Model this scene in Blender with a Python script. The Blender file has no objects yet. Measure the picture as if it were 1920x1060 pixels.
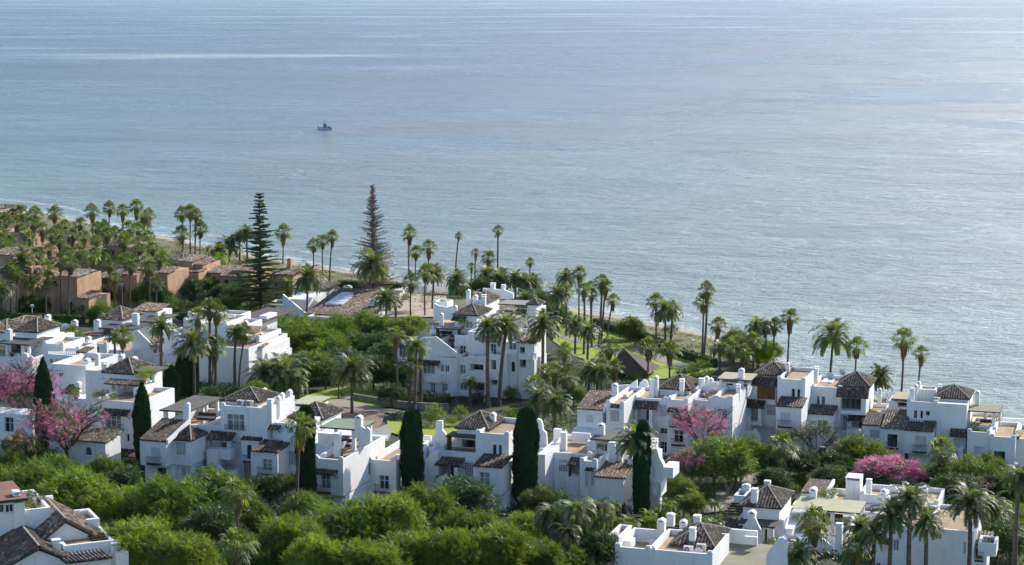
import bpy, bmesh, math, random
import numpy as np
from mathutils import Vector, Matrix
random.seed(7); rng = np.random.default_rng(7)
R = math.radians
scene = bpy.context.scene
C = scene.collection
# ------------------------------------------------------------------ camera
FPX = 3733.0; PITCH = math.atan(548/FPX); CAMZ = 66.0
SP, CP = math.sin(PITCH), math.cos(PITCH)
cam_d = bpy.data.cameras.new("camera"); cam = bpy.data.objects.new("camera", cam_d); C.objects.link(cam)
cam.location = (0, 0, CAMZ); cam.rotation_euler = (R(90)-PITCH, 0, 0)
cam_d.sensor_width = 36; cam_d.lens = 36*FPX/1920; cam_d.clip_start = 1; cam_d.clip_end = 60000
scene.camera = cam
# ------------------------------------------------------------------ light
SUN_AZ, SUN_EL = 42.0, 29.0
world = bpy.data.worlds.new("World"); scene.world = world; world.use_nodes = True
wn = world.node_tree.nodes; wl = world.node_tree.links
bg = wn["Background"]; sky = wn.new("ShaderNodeTexSky"); sky.sky_type = 'NISHITA'; sky.sun_disc = False
sky.sun_elevation = R(SUN_EL); sky.sun_rotation = R(SUN_AZ); sky.altitude = 60; sky.air_density = 1.0; sky.dust_density = .9; sky.ozone_density = 2.4
wl.new(sky.outputs[0], bg.inputs[0]); bg.inputs[1].default_value = 0.15
sl = bpy.data.lights.new("sun", 'SUN'); sl.energy = 4.4; sl.angle = R(0.53); sl.color = (1.0, 0.93, 0.82)
so = bpy.data.objects.new("sun", sl); C.objects.link(so)
sd = Vector((math.sin(R(SUN_AZ))*math.cos(R(SUN_EL)), math.cos(R(SUN_AZ))*math.cos(R(SUN_EL)), math.sin(R(SUN_EL))))
so.rotation_euler = sd.to_track_quat('Z', 'Y').to_euler(); so.location = (60, 100, 120)
scene.view_settings.view_transform = 'Standard'; scene.view_settings.look = 'None'
scene.view_settings.exposure = 0.46; scene.view_settings.gamma = 1
# ------------------------------------------------------------------ pixel <-> world
def ray(px, py):
    dx = (px-960)/FPX; dy = (530-py)/FPX
    return Vector((dx, CP+dy*SP, -SP+dy*CP))
def proj(p):
    y = p[1]*CP-(p[2]-CAMZ)*SP; z = p[1]*SP+(p[2]-CAMZ)*CP
    return 960+FPX*p[0]/y, 530-FPX*z/y
SN = (-.76, -.65); SPT = (19., 402.)
HT = [(-400,-9),(-60,-5),(-6,-.5),(0,.0),(7,.9),(16,2.2),(30,2.9),(60,3.9),(90,5.0),(110,6.6),(130,8.6),(160,11.3),(200,14.0),(400,24)]
def sdist(x, y): return (x-SPT[0])*SN[0]+(y-SPT[1])*SN[1] + 2.0*math.sin(x*.045+1) - .9*max(0.0, x-36)
def gh(x, y):
    d = sdist(x, y)
    for (a, ha), (b, hb) in zip(HT, HT[1:]):
        if d < b or b == 400:
            t = max(0, min(1, (d-a)/(b-a))); return ha+(hb-ha)*t
def G(px, py, off=0.0):
    r = ray(px, py); t = 100.0; prev = None
    while t < 2500:
        x, y, z = r.x*t, r.y*t, CAMZ+r.z*t
        if z < max(gh(x, y), -.2)+off: break
        t += 1.5
    lo, hi = t-1.5, t
    for _ in range(14):
        m = (lo+hi)/2; x, y, z = r.x*m, r.y*m, CAMZ+r.z*m
        if z < max(gh(x, y), -.2)+off: hi = m
        else: lo = m
    return Vector((x, y, gh(x, y)))
# ------------------------------------------------------------------ materials
def mat(name):
    m = bpy.data.materials.new(name); m.use_nodes = True
    return m, m.node_tree.nodes, m.node_tree.links, m.node_tree.nodes["Principled BSDF"]
def ramp(n, stops):
    r = n.new("ShaderNodeValToRGB"); e = r.color_ramp.elements
    while len(e) < len(stops): e.new(.5)
    for k, (p, c) in enumerate(stops): e[k].position = p; e[k].color = (*c, 1)
    return r
def noisemat(name, stops, scale=1.0, detail=6, rough=.85, bump=0, bscale=None, vec=(1,1,1), dist=0.0, rand=0.0, coords='Object'):
    m, n, l, b = mat(name)
    tc = n.new("ShaderNodeTexCoord"); mp = n.new("ShaderNodeMapping"); mp.inputs['Scale'].default_value = vec
    l.new(tc.outputs[coords], mp.inputs[0])
    nz = n.new("ShaderNodeTexNoise"); nz.inputs['Scale'].default_value = scale; nz.inputs['Detail'].default_value = detail; nz.inputs['Roughness'].default_value = .62; nz.inputs['Distortion'].default_value = dist
    l.new(mp.outputs[0], nz.inputs[0]); r = ramp(n, stops); l.new(nz.outputs[0], r.inputs[0])
    out = r.outputs[0]
    if rand:
        oi = n.new("ShaderNodeObjectInfo"); mr = n.new("ShaderNodeMapRange"); mr.inputs[3].default_value = 1-rand; mr.inputs[4].default_value = 1+rand
        l.new(oi.outputs['Random'], mr.inputs[0]); mx = n.new("ShaderNodeVectorMath"); mx.operation = 'SCALE'
        l.new(out, mx.inputs[0]); l.new(mr.outputs[0], mx.inputs['Scale']); out = mx.outputs[0]
    l.new(out, b.inputs['Base Color']); b.inputs['Roughness'].default_value = rough
    if bump:
        n2 = n.new("ShaderNodeTexNoise"); n2.inputs['Scale'].default_value = bscale or scale*4; n2.inputs['Detail'].default_value = 5
        l.new(mp.outputs[0], n2.inputs[0]); bp = n.new("ShaderNodeBump"); bp.inputs['Strength'].default_value = bump; bp.inputs['Distance'].default_value = .1
        l.new(n2.outputs[0], bp.inputs['Height']); l.new(bp.outputs[0], b.inputs['Normal'])
    return m
def leafmat(name, cols, scale=.45, trans=.36, rand=.2, spec=.25, TR=(1.9, 1.8, .55)):
    """leaf colours: large clumps by noise, each leaf by white noise, crown by object random"""
    m, n, l, b = mat(name)
    tc = n.new("ShaderNodeTexCoord"); nz = n.new("ShaderNodeTexNoise"); nz.inputs['Scale'].default_value = scale; nz.inputs['Detail'].default_value = 8; nz.inputs['Roughness'].default_value = .75
    l.new(tc.outputs['Object'], nz.inputs[0]); r = ramp(n, cols); l.new(nz.outputs[0], r.inputs[0])
    oi = n.new("ShaderNodeObjectInfo"); mr = n.new("ShaderNodeMapRange"); mr.inputs[3].default_value = 1-rand; mr.inputs[4].default_value = 1+rand
    l.new(oi.outputs['Random'], mr.inputs[0]); mx = n.new("ShaderNodeVectorMath"); mx.operation = 'SCALE'
    l.new(r.outputs[0], mx.inputs[0]); l.new(mr.outputs[0], mx.inputs['Scale'])
    l.new(mx.outputs[0], b.inputs['Base Color']); b.inputs['Roughness'].default_value = .5; b.inputs['Specular IOR Level'].default_value = spec
    tr = n.new("ShaderNodeBsdfTranslucent"); t2 = n.new("ShaderNodeVectorMath"); t2.operation = 'MULTIPLY'; t2.inputs[1].default_value = TR
    l.new(mx.outputs[0], t2.inputs[0]); l.new(t2.outputs[0], tr.inputs[0])
    ms = n.new("ShaderNodeMixShader"); ms.inputs[0].default_value = trans
    l.new(b.outputs[0], ms.inputs[1]); l.new(tr.outputs[0], ms.inputs[2]); l.new(ms.outputs[0], n["Material Output"].inputs[0])
    return m
def stucco():
    m, n, l, b = mat("white stucco")
    tc = n.new("ShaderNodeTexCoord")
    nz = n.new("ShaderNodeTexNoise"); nz.inputs['Scale'].default_value = .55; nz.inputs['Detail'].default_value = 8; nz.inputs['Roughness'].default_value = .65
    l.new(tc.outputs['Object'], nz.inputs[0]); r = ramp(n, [(.3, (.76,.76,.755)), (.5, (.82,.82,.815)), (.7, (.85,.85,.845))]); l.new(nz.outputs[0], r.inputs[0])
    mp = n.new("ShaderNodeMapping"); mp.inputs['Scale'].default_value = (3.5, 3.5, .35); l.new(tc.outputs['Object'], mp.inputs[0])
    st = n.new("ShaderNodeTexNoise"); st.inputs['Scale'].default_value = 1.0; st.inputs['Detail'].default_value = 6; l.new(mp.outputs[0], st.inputs[0])
    rs = ramp(n, [(.26, (.78,.76,.71)), (.42, (1,1,1))]); l.new(st.outputs[0], rs.inputs[0])
    mx = n.new("ShaderNodeVectorMath"); mx.operation = 'MULTIPLY'; l.new(r.outputs[0], mx.inputs[0]); l.new(rs.outputs[0], mx.inputs[1])
    l.new(mx.outputs[0], b.inputs['Base Color']); b.inputs['Roughness'].default_value = .9
    bn = n.new("ShaderNodeTexNoise"); bn.inputs['Scale'].default_value = 2.2; bn.inputs['Detail'].default_value = 6; l.new(tc.outputs['Object'], bn.inputs[0])
    bp = n.new("ShaderNodeBump"); bp.inputs['Strength'].default_value = .35; bp.inputs['Distance'].default_value = .08; l.new(bn.outputs[0], bp.inputs['Height']); l.new(bp.outputs[0], b.inputs['Normal'])
    return m
def tilemat(name, dark, mid, light, spot):
    m, n, l, b = mat(name)
    tc = n.new("ShaderNodeTexCoord")
    vz = n.new("ShaderNodeTexVoronoi"); vz.inputs['Scale'].default_value = 4.2; l.new(tc.outputs['Object'], vz.inputs[0])
    r = ramp(n, [(0, dark), (.45, mid), (.8, light), (.94, spot)]); sx = n.new("ShaderNodeSeparateXYZ"); l.new(vz.outputs['Color'], sx.inputs[0]); l.new(sx.outputs[0], r.inputs[0])
    nz = n.new("ShaderNodeTexNoise"); nz.inputs['Scale'].default_value = .8; nz.inputs['Detail'].default_value = 6; l.new(tc.outputs['Object'], nz.inputs[0])
    r2 = ramp(n, [(.3, (.62,.62,.62)), (.65, (1.15,1.12,1.08))]); l.new(nz.outputs[0], r2.inputs[0])
    mx = n.new("ShaderNodeVectorMath"); mx.operation = 'MULTIPLY'; l.new(r.outputs[0], mx.inputs[0]); l.new(r2.outputs[0], mx.inputs[1])
    l.new(mx.outputs[0], b.inputs['Base Color']); b.inputs['Roughness'].default_value = .85
    return m
def flat(name, col, rough=.6, metal=0, spec=.4):
    return noisemat(name, [(.3, tuple(c*.82 for c in col)), (.7, tuple(min(1, c*1.12) for c in col))], scale=1.7, rough=rough) if not metal else _metal(name, col, rough)
def _metal(name, col, rough):
    m, n, l, b = mat(name); b.inputs['Base Color'].default_value = (*col, 1); b.inputs['Roughness'].default_value = rough; b.inputs['Metallic'].default_value = 1; return m
M = {}
M['white'] = stucco()
M['trim'] = flat('white paint', (.8,.8,.79), .5)
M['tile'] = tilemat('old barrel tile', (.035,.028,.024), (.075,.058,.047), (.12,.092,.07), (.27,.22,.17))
M['tilel'] = tilemat('sun-painted barrel tile', (.06,.042,.032), (.13,.09,.065), (.21,.15,.11), (.50,.43,.34))  # lighter copy of the barrel tile, sunlight put into its colour
M['ridge'] = flat('ridge mortar', (.42,.36,.29), .9)
M['floor'] = noisemat('terrace clay paving', [(.25,(.20,.13,.08)), (.45,(.36,.25,.155)), (.7,(.46,.34,.22))], scale=1.1, bump=.3, rand=.1)
M['terra'] = noisemat('terracotta render', [(.3,(0.361,0.215,0.127)), (.5,(0.466,0.297,0.188)), (.7,(0.536,0.358,0.238))], scale=.7, bump=.3, rand=.15)
M['tan'] = noisemat('tan render', [(.3,(.42,.29,.18)), (.7,(.52,.38,.25))], scale=.7, bump=.3)
M['wood'] = noisemat('dark wood', [(.3,(.04,.025,.015)), (.7,(.10,.06,.035))], scale=3, vec=(1,1,.2))
M['brownwood'] = noisemat('brown shutter wood', [(.3,(.10,.045,.02)), (.7,(.22,.11,.055))], scale=4, vec=(1,1,.2))
M['iron'] = flat('black iron', (.03,.03,.032), .5)
M['canvas'] = noisemat('dark taupe canopy cloth', [(.3,(.085,.078,.068)), (.7,(.12,.11,.097))], scale=.6, rand=.1)
M['navy'] = noisemat('slate canopy cloth', [(.3,(.05,.055,.065)), (.7,(.075,.08,.095))], scale=.6)
M['sage'] = noisemat('sage felt', [(.3,(.17,.21,.15)), (.7,(.25,.29,.21))], scale=.8)
M['pale'] = noisemat('pale green felt', [(.3,(.38,.37,.23)), (.7,(.50,.49,.32))], scale=1.2)
M['olive'] = noisemat('olive roof felt', [(.3,(.21,.20,.14)), (.7,(.28,.265,.195))], scale=.8)
M['sand'] = noisemat('reed canopy', [(.3,(.33,.27,.20)), (.7,(.52,.44,.33))], scale=1.5, vec=(1,6,1))
M['greyroof'] = noisemat('grey felt roof', [(.3,(.22,.215,.21)), (.7,(.30,.29,.28))], scale=.8)
M['redroof'] = noisemat('red brown roof', [(.3,(.19,.09,.07)), (.7,(.27,.13,.10))], scale=1.2)
M['plum'] = noisemat('plum roof', [(.3,(.07,.045,.05)), (.7,(.10,.07,.075))], scale=1.2)
M['shutter'] = flat('shutter slats', (.62,.64,.66), .6)
M['dark'] = flat('painted interior shade', (.03,.033,.037), .8)  # near-black colour standing in for shade behind lattices and in flues
M['acw'] = flat('unit casing', (.72,.72,.7), .5)
M['pot'] = flat('clay pot', (.35,.15,.08), .8)
M['cloth'] = flat('cushion cloth', (.5,.5,.5), .9)
def glassm(name, c1, c2):
    m, n, l, b = mat(name); tc = n.new("ShaderNodeTexCoord"); nz = n.new("ShaderNodeTexNoise"); nz.inputs['Scale'].default_value = 1.3
    mp = n.new("ShaderNodeMapping"); mp.inputs['Scale'].default_value = (2,2,.25); l.new(tc.outputs['Object'], mp.inputs[0]); l.new(mp.outputs[0], nz.inputs[0])
    r = ramp(n, [(.42,c1),(.6,c2)]); l.new(nz.outputs[0], r.inputs[0]); l.new(r.outputs[0], b.inputs['Base Color']); b.inputs['Roughness'].default_value = .08; return m
M['glass'] = glassm('window glass', (.015,.02,.025), (.12,.15,.16))
M['glassc'] = glassm('window glass with curtain', (.16,.19,.19), (.32,.35,.35))
# foliage
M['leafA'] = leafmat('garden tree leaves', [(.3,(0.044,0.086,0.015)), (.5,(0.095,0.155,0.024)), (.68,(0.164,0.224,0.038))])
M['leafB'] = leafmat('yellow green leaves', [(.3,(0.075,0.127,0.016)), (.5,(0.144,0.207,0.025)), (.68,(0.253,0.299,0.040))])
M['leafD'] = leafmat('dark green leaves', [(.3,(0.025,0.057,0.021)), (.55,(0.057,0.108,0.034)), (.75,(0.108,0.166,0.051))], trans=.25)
M['leafG'] = leafmat('grey green leaves', [(.3,(.05,.07,.05)), (.6,(.10,.13,.08)), (.75,(.17,.17,.09))], trans=.3)
M['cypress'] = leafmat('cypress foliage', [(.3,(0.012,0.036,0.018)), (.55,(0.027,0.068,0.030)), (.75,(0.045,0.098,0.038))], scale=1.2, trans=.08, rand=.2, spec=.1)
M['fan'] = leafmat('fan palm fronds', [(.3,(0.052,0.096,0.036)), (.5,(0.122,0.174,0.054)), (.7,(0.266,0.288,0.081))], scale=.9, trans=.42, spec=.5)
M['feather'] = leafmat('feather palm fronds', [(.3,(0.056,0.093,0.051)), (.5,(0.130,0.168,0.073)), (.7,(0.259,0.260,0.109))], scale=.8, trans=.42, spec=.5)
M['lime'] = leafmat('bright palm fronds', [(.3,(.08,.13,.02)), (.5,(.15,.22,.03)), (.7,(.24,.30,.05))], scale=.9, trans=.4)
M['pine'] = leafmat('pine foliage', [(.3,(0.034,0.079,0.042)), (.55,(0.086,0.145,0.069)), (.75,(0.201,0.238,0.103))], trans=.15)
M['deadtwig'] = noisemat('dead grey twigs', [(.3,(0.140,0.112,0.105)), (.7,(0.294,0.238,0.224))], scale=1)
M['deadfrond'] = leafmat('dry brown fronds', [(.3,(.12,.07,.03)), (.6,(.25,.16,.07)), (.75,(.36,.25,.12))], trans=.2)
M['bark'] = noisemat('tree bark', [(.3,(.05,.038,.028)), (.7,(.14,.11,.085))], scale=2, vec=(1,1,.3), bump=.4)
M['palmbark'] = noisemat('palm bark', [(.3,(.06,.045,.035)), (.5,(.12,.092,.07)), (.7,(.2,.155,.115))], scale=1.2, vec=(1,1,5), bump=.5, rand=.15)
M['pink'] = leafmat('pink blossom', [(.3,(.50,.12,.25)), (.5,(.68,.24,.40)), (.7,(.80,.42,.56))], scale=1.2, trans=.3, TR=(1.4,1.0,1.15))
M['hedge'] = leafmat('hedge leaves', [(.3,(.02,.045,.012)), (.55,(.045,.085,.02)), (.75,(.10,.14,.03))], trans=.2)
# ------------------------------------------------------------------ object helpers
def link(o, parent=None):
    C.objects.link(o)
    if parent is not None: o.parent = parent
    return o
def tag(o, label=None, cat=None, group=None, kind=None):
    if label: o['label'] = label
    if cat: o['category'] = cat
    if group: o['group'] = group
    if kind: o['kind'] = kind
    return o
def empty(name, loc, rz=0, **k):
    o = bpy.data.objects.new(name, None); o.empty_display_size = .5; C.objects.link(o); o.location = loc; o.rotation_euler = (0, 0, rz)
    return tag(o, **k)
class MB:
    def __init__(s): s.v = []; s.f = []; s.m = []
    def add(s, vs, fs, mi=0):
        k = len(s.v); s.v += [tuple(p) for p in vs]
        for f in fs: s.f.append(tuple(k+i for i in f)); s.m.append(mi)
    def box(s, x0, y0, z0, x1, y1, z1, mi=0):
        s.add([(x0,y0,z0),(x1,y0,z0),(x1,y1,z0),(x0,y1,z0),(x0,y0,z1),(x1,y0,z1),(x1,y1,z1),(x0,y1,z1)],
              [(0,3,2,1),(4,5,6,7),(0,1,5,4),(1,2,6,5),(2,3,7,6),(3,0,4,7)], mi)
    def tube(s, pts, rads, n=6, mi=0, cap=True):
        pts = [Vector(p) for p in pts]; k = len(s.v)
        for i, p in enumerate(pts):
            d = (pts[min(i+1, len(pts)-1)]-pts[max(i-1, 0)]).normalized()
            a = d.cross(Vector((0, 0, 1)) if abs(d.z) < .9 else Vector((1, 0, 0))).normalized(); b = d.cross(a)
            for j in range(n):
                t = 2*math.pi*j/n; q = p+(a*math.cos(t)+b*math.sin(t))*rads[i]; s.v.append(tuple(q))
        for i in range(len(pts)-1):
            for j in range(n): s.f.append((k+i*n+j, k+i*n+(j+1)%n, k+(i+1)*n+(j+1)%n, k+(i+1)*n+j)); s.m.append(mi)
        if cap: s.f.append(tuple(k+(len(pts)-1)*n+j for j in range(n))); s.m.append(mi)
    def mesh(s, name, mats, smooth=False):
        me = bpy.data.meshes.new(name); me.from_pydata(s.v, [], s.f)
        for m in (mats if isinstance(mats, (list, tuple)) else [mats]): me.materials.append(m)
        if any(s.m): me.polygons.foreach_set('material_index', s.m)
        if smooth: me.polygons.foreach_set('use_smooth', [True]*len(me.polygons))
        me.update(); return me
    def obj(s, name, mats, parent=None, smooth=False, fix=False):
        me = s.mesh(name, mats, smooth)
        if fix:
            bm = bmesh.new(); bm.from_mesh(me); bmesh.ops.recalc_face_normals(bm, faces=bm.faces); bm.to_mesh(me); bm.free()
        return link(bpy.data.objects.new(name, me), parent)
def quads_mesh(name, P, mats, mi=None, tri=False):
    """P: (N,4,3) or (N,3,3) array -> mesh of separate faces"""
    N, k = P.shape[0], P.shape[1]; me = bpy.data.meshes.new(name)
    me.vertices.add(N*k); me.vertices.foreach_set('co', P.reshape(-1).astype(np.float32))
    me.loops.add(N*k); me.loops.foreach_set('vertex_index', np.arange(N*k, dtype=np.int32))
    me.polygons.add(N); me.polygons.foreach_set('loop_start', np.arange(0, N*k, k, dtype=np.int32)); me.polygons.foreach_set('loop_total', np.full(N, k, dtype=np.int32))
    for m in (mats if isinstance(mats, (list, tuple)) else [mats]): me.materials.append(m)
    if mi is not None: me.polygons.foreach_set('material_index', mi.astype(np.int32))
    me.update(calc_edges=True); return me
def nrm(a): return a/np.maximum(np.linalg.norm(a, axis=-1, keepdims=True), 1e-9)

def shore_nodes(n, l, co):
    """metres inland from the water line, same formula as sdist()"""
    def mt(op, *a):
        x = n.new("ShaderNodeMath"); x.operation = op
        for i, q in enumerate(a):
            if hasattr(q, 'links'): l.new(q, x.inputs[i])
            else: x.inputs[i].default_value = q
        return x.outputs[0]
    dt = n.new("ShaderNodeVectorMath"); dt.operation = 'DOT_PRODUCT'; dt.inputs[1].default_value = (SN[0], SN[1], 0); l.new(co, dt.inputs[0])
    sx = n.new("ShaderNodeSeparateXYZ"); l.new(co, sx.inputs[0])
    a = mt('SUBTRACT', dt.outputs['Value'], SPT[0]*SN[0]+SPT[1]*SN[1]); b = mt('MULTIPLY', mt('SINE', mt('MULTIPLY_ADD', sx.outputs[0], .045, 1.0)), 2.0); c = mt('MULTIPLY', mt('MAXIMUM', mt('SUBTRACT', sx.outputs[0], 36.0), 0.0), -.9)
    return mt('ADD', mt('ADD', a, b), c)
# ------------------------------------------------------------------ houses
def tile_face(mb, poly, upv, step=.32, mi=0, lift=.12):
    """barrel tile columns laid on a planar polygon, running along upv"""
    P = [Vector(p) for p in poly]; n = (P[1]-P[0]).cross(P[2]-P[0]).normalized()
    if n.z < 0: n = -n
    up = (Vector(upv)-n*Vector(upv).dot(n)).normalized(); e = up.cross(n).normalized(); o = P[0]
    q = [((p-o).dot(e), (p-o).dot(up)) for p in P]; t0 = min(a for a, b in q); t1 = max(a for a, b in q)
    k = max(1, int((t1-t0)/step)); st = (t1-t0)/k
    for i in range(k):
        t = t0+st*(i+.5); xs = []
        for (a, b), (c, d) in zip(q, q[1:]+q[:1]):
            if (a-t)*(c-t) <= 0 and abs(a-c) > 1e-6: xs.append(b+(d-b)*(t-a)/(c-a))
        if len(xs) < 2: continue
        s0, s1 = min(xs), max(xs)
        if s1-s0 < .15: continue
        s0 -= random.uniform(.02, .07); w = st*.40; vs = []
        for s in (s0, s1):
            for (dt, h) in ((-w, .012), (-w*.5, lift), (w*.5, lift), (w, .012)): vs.append(o+e*(t+dt)+up*s+n*h)
        mb.add(vs, [(0,1,5,4),(1,2,6,5),(2,3,7,6),(0,3,2,1)], mi)
def rbar(mb, a, b, r=.09, mi=1):
    mb.tube([a, b], [r, r], 6, mi)
class House:
    def __init__(s, ax, ay, label, name='white_house', cat='house', a=18, group='white terraced houses', wall='white', at=None):
        s.A = at if at is not None else G(ax, ay); s.a = R(a); s.U = Vector((math.cos(s.a), -math.sin(s.a), 0)); s.V = Vector((math.sin(s.a), math.cos(s.a), 0))
        s.e = empty(name, s.A, -s.a, label=label, cat=cat, group=group); s.wm = wall; s.doors = 0
    def pt(s, px, py, v):
        r = ray(px, py); c = Vector((0, 0, CAMZ)); t = (v-(c-s.A).dot(s.V))/r.dot(s.V); P = c+r*t-s.A
        return P.dot(s.U), P.z
    def pj(s, u, v, w): return proj(s.A+s.U*u+s.V*v+Vector((0, 0, w)))
    def depth_to(s, u, v, w, yb):
        lo, hi = 0.0, 30.0
        for _ in range(24):
            m = (lo+hi)/2
            if s.pj(u, v+m, w)[1] > yb: lo = m
            else: hi = m
        return lo
    def add(s, mb, name, mats, parent=None, **k):
        o = mb.obj(name, mats, parent or s.e, fix=k.pop('fix', False)); return tag(o, **k)
    # walls ---------------------------------------------------------
    def block(s, x0, y0, x1, v, d, y1=None, par=.55, ops=(), top='floor', horns=True, th=.28, m=None, side=None):
        """front face by pixel, terrace sunk behind a parapet, openings cut in the front (ops) and right side (side: metres v0,v1 + pixel y0,y1)"""
        u0, w1 = s.pt(x0, y0, v); u1, _ = s.pt(x1, y0, v); w0 = -2.5 if y1 is None else s.pt(x0, y1, v)[1]
        return s.blockm(u0, u1, v, d, w0, w1, par, [(s.pt(a, b, v)+s.pt(c, e, v)+(k,)) for a, b, c, e, k in ops], top, horns, th, m)
    def blockm(s, u0, u1, v, d, w0, w1, par=.55, ops=(), top='floor', horns=True, th=.28, m=None):
        mb = MB(); V1 = v+d; lst = []
        for (a, wt, c, wb, k) in ops:
            a, c = max(min(a, c), u0+.06), min(max(a, c), u1-.06); wb, wt = max(min(wb, wt), w0+.05), min(max(wb, wt), w1-.1)
            if c-a > .15 and wt-wb > .15: lst.append((a, c, wb, wt, k))
        us = sorted({u0, u1, *[o[0] for o in lst], *[o[1] for o in lst]}); ws = sorted({w0, w1, *[o[2] for o in lst], *[o[3] for o in lst]})
        for a, b in zip(us, us[1:]):
            for c, e in zip(ws, ws[1:]):
                mu, mw = (a+b)/2, (c+e)/2
                if any(o[0] < mu < o[1] and o[2] < mw < o[3] for o in lst): continue
                mb.add([(a,v,c),(b,v,c),(b,v,e),(a,v,e)], [(0,1,2,3)])
        mb.add([(u1,v,w0),(u1,V1,w0),(u1,V1,w1),(u1,v,w1)], [(0,1,2,3)]); mb.add([(u0,v,w0),(u0,V1,w0),(u0,V1,w1),(u0,v,w1)], [(0,3,2,1)])
        mb.add([(u0,V1,w0),(u1,V1,w0),(u1,V1,w1),(u0,V1,w1)], [(0,3,2,1)]); mb.add([(u0,v,w0),(u1,v,w0),(u1,V1,w0),(u0,V1,w0)], [(0,3,2,1)])
        if top == 'floor' and u1-u0 > 1.2 and d > 1.2:
            a, b, c, e, f = u0+th, u1-th, v+th, V1-th, w1-par
            mb.add([(u0,v,w1),(u1,v,w1),(u1,V1,w1),(u0,V1,w1),(a,c,w1),(b,c,w1),(b,e,w1),(a,e,w1),(a,c,f),(b,c,f),(b,e,f),(a,e,f)],
                   [(0,1,5,4),(1,2,6,5),(2,3,7,6),(3,0,4,7),(4,5,9,8),(5,6,10,9),(6,7,11,10),(7,4,8,11)])
            fl = MB(); fl.add([(a,c,f),(b,c,f),(b,e,f),(a,e,f)], [(0,1,2,3)]); s.add(fl, 'terrace_floor', M['floor'])
            if horns:
                for (x, y) in ((u0, v), (u1-.5, v)):
                    mb.box(x-.02, y-.02, w1+.002, x+.52, y+.32, w1+.2); mb.box(x+.06, y+.02, w1+.2, x+.44, y+.28, w1+.32)
        else: mb.add([(u0,v,w1),(u1,v,w1),(u1,V1,w1),(u0,V1,w1)], [(0,1,2,3)])
        wall = s.add(mb, 'wall', m or M[s.wm])
        for o in lst: s.opening(v, *o)
        return u0, u1, w0, w1
    def opening(s, v, a, b, c, e, k):
        """window or door set into a hole: a..b along u, c..e up"""
        kind = k.split(':')[0]; deep = {'void': 1.6, 'porch': 1.5, 'lat': .14, 'shut': .1}.get(kind, .22); y = v+deep
        rv = MB(); rv.add([(a,v,c),(b,v,c),(b,v,e),(a,v,e),(a,y,c),(b,y,c),(b,y,e),(a,y,e)], [(0,1,5,4),(1,2,6,5),(2,3,7,6),(3,0,4,7)]+([(4,5,6,7)] if kind == 'porch' else []))
        W, H = b-a, e-c; f = .07
        if kind in ('void', 'porch'):
            fr = s.add(rv, 'loggia', M[s.wm])
            if kind == 'void': g = MB(); g.add([(a,y,c),(b,y,c),(b,y,e),(a,y,e)], [(0,1,2,3)]); s.add(g, 'glass_door', M['glass'], fr)
            else:
                g = MB(); g.box(b-min(1.0, W*.45), y-.06, c+.02, b-.12, y-.01, c+min(2.05, H*.92)); s.add(g, 'door', M['brownwood'], fr)
            return
        if kind == 'lat':
            mb = rv; nx, nz = max(3, int(W/.17)), max(3, int(H/.17)); t = .028
            for i in range(nx+1): x = a+W*i/nx; mb.box(x-t, v+.03, c, x+t, v+.07, e)
            for i in range(nz+1): z = c+H*i/nz; mb.box(a, v+.033, z-t, b, v+.073, z+t)
            fr = s.add(mb, 'lattice_screen', M[s.wm]); g = MB(); g.add([(a,y,c),(b,y,c),(b,y,e),(a,y,e)], [(0,1,2,3)]); s.add(g, 'shade_backing', M['dark'], fr); return  # dark sheet behind the bars paints the shade of the room
        if kind == 'shut':
            fr = s.add(rv, 'window', M[s.wm]); g = MB(); n = max(4, int(H/.11))
            for i in range(n):
                z = c+H*i/n; g.add([(a,y,z),(b,y,z),(b,y-.03,z+H/n*.8),(a,y-.03,z+H/n*.8),(b,y,z+H/n),(a,y,z+H/n)], [(0,1,2,3),(3,2,4,5)])
            s.add(g, 'roller_shutter', M['shutter'], fr); return
        fm = M['wood'] if 'b' in k.split(':')[1:] else M['trim']; fy = y-.06
        mb = MB()
        mb.box(a, fy, c, a+f, y, e); mb.box(b-f, fy, c, b, y, e); mb.box(a+f, fy, c, b-f, y, c+f); mb.box(a+f, fy, e-f, b-f, y, e)
        nm = max(1, int(W/.75)) if kind != 'arch' else 0
        for i in range(1, nm+1):
            x = a+W*i/(nm+1); mb.box(x-.035, fy+.004, c+f, x+.035, y, e-f)
        if kind == 'win' and H > 1.3: z = c+H*.62; mb.box(a+f, fy+.008, z-.025, b-f, y, z+.025)
        if kind == 'arch':
            r = W/2; z0 = e-r; n = 7; cx = (a+b)/2; top = [(cx-r*math.cos(math.pi*i/(2*n)), z0+r*math.sin(math.pi*i/(2*n))) for i in range(n+1)]
            for sg in (1, -1):
                pts = [(cx+(x-cx)*sg, v+.004, z) for x, z in top]+[(cx-sg*r, v+.004, e)]
                rv.add(pts, [tuple(range(len(pts)))])
        w = s.add(rv, 'window', M[s.wm]); s.add(mb, 'frame', fm, w)
        g = MB(); g.add([(a+.02,y-.02,c),(b-.02,y-.02,c),(b-.02,y-.02,e),(a+.02,y-.02,e)], [(0,1,2,3)]); s.add(g, 'pane', M['glassc'] if 'c' in k.split(':')[1:] else M['glass'], w)
        if kind == 'arch': g = MB(); g.box(a-.08, v-.08, c-.1, b+.08, v-.003, c-.01); s.add(g, 'sill', M[s.wm], w)
    def prof(s, pts, v, th=.3, m=None, name='wall'):
        P = [s.pt(x, y, v) for x, y in pts]; n = len(P); mb = MB()
        mb.add([(u, v, w) for u, w in P]+[(u, v+th, w) for u, w in P], [tuple(range(n)), tuple(range(2*n-1, n-1, -1))]+[(i, (i+1) % n, n+(i+1) % n, n+i) for i in range(n)])
        return s.add(mb, name, m or M[s.wm], fix=True)
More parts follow.
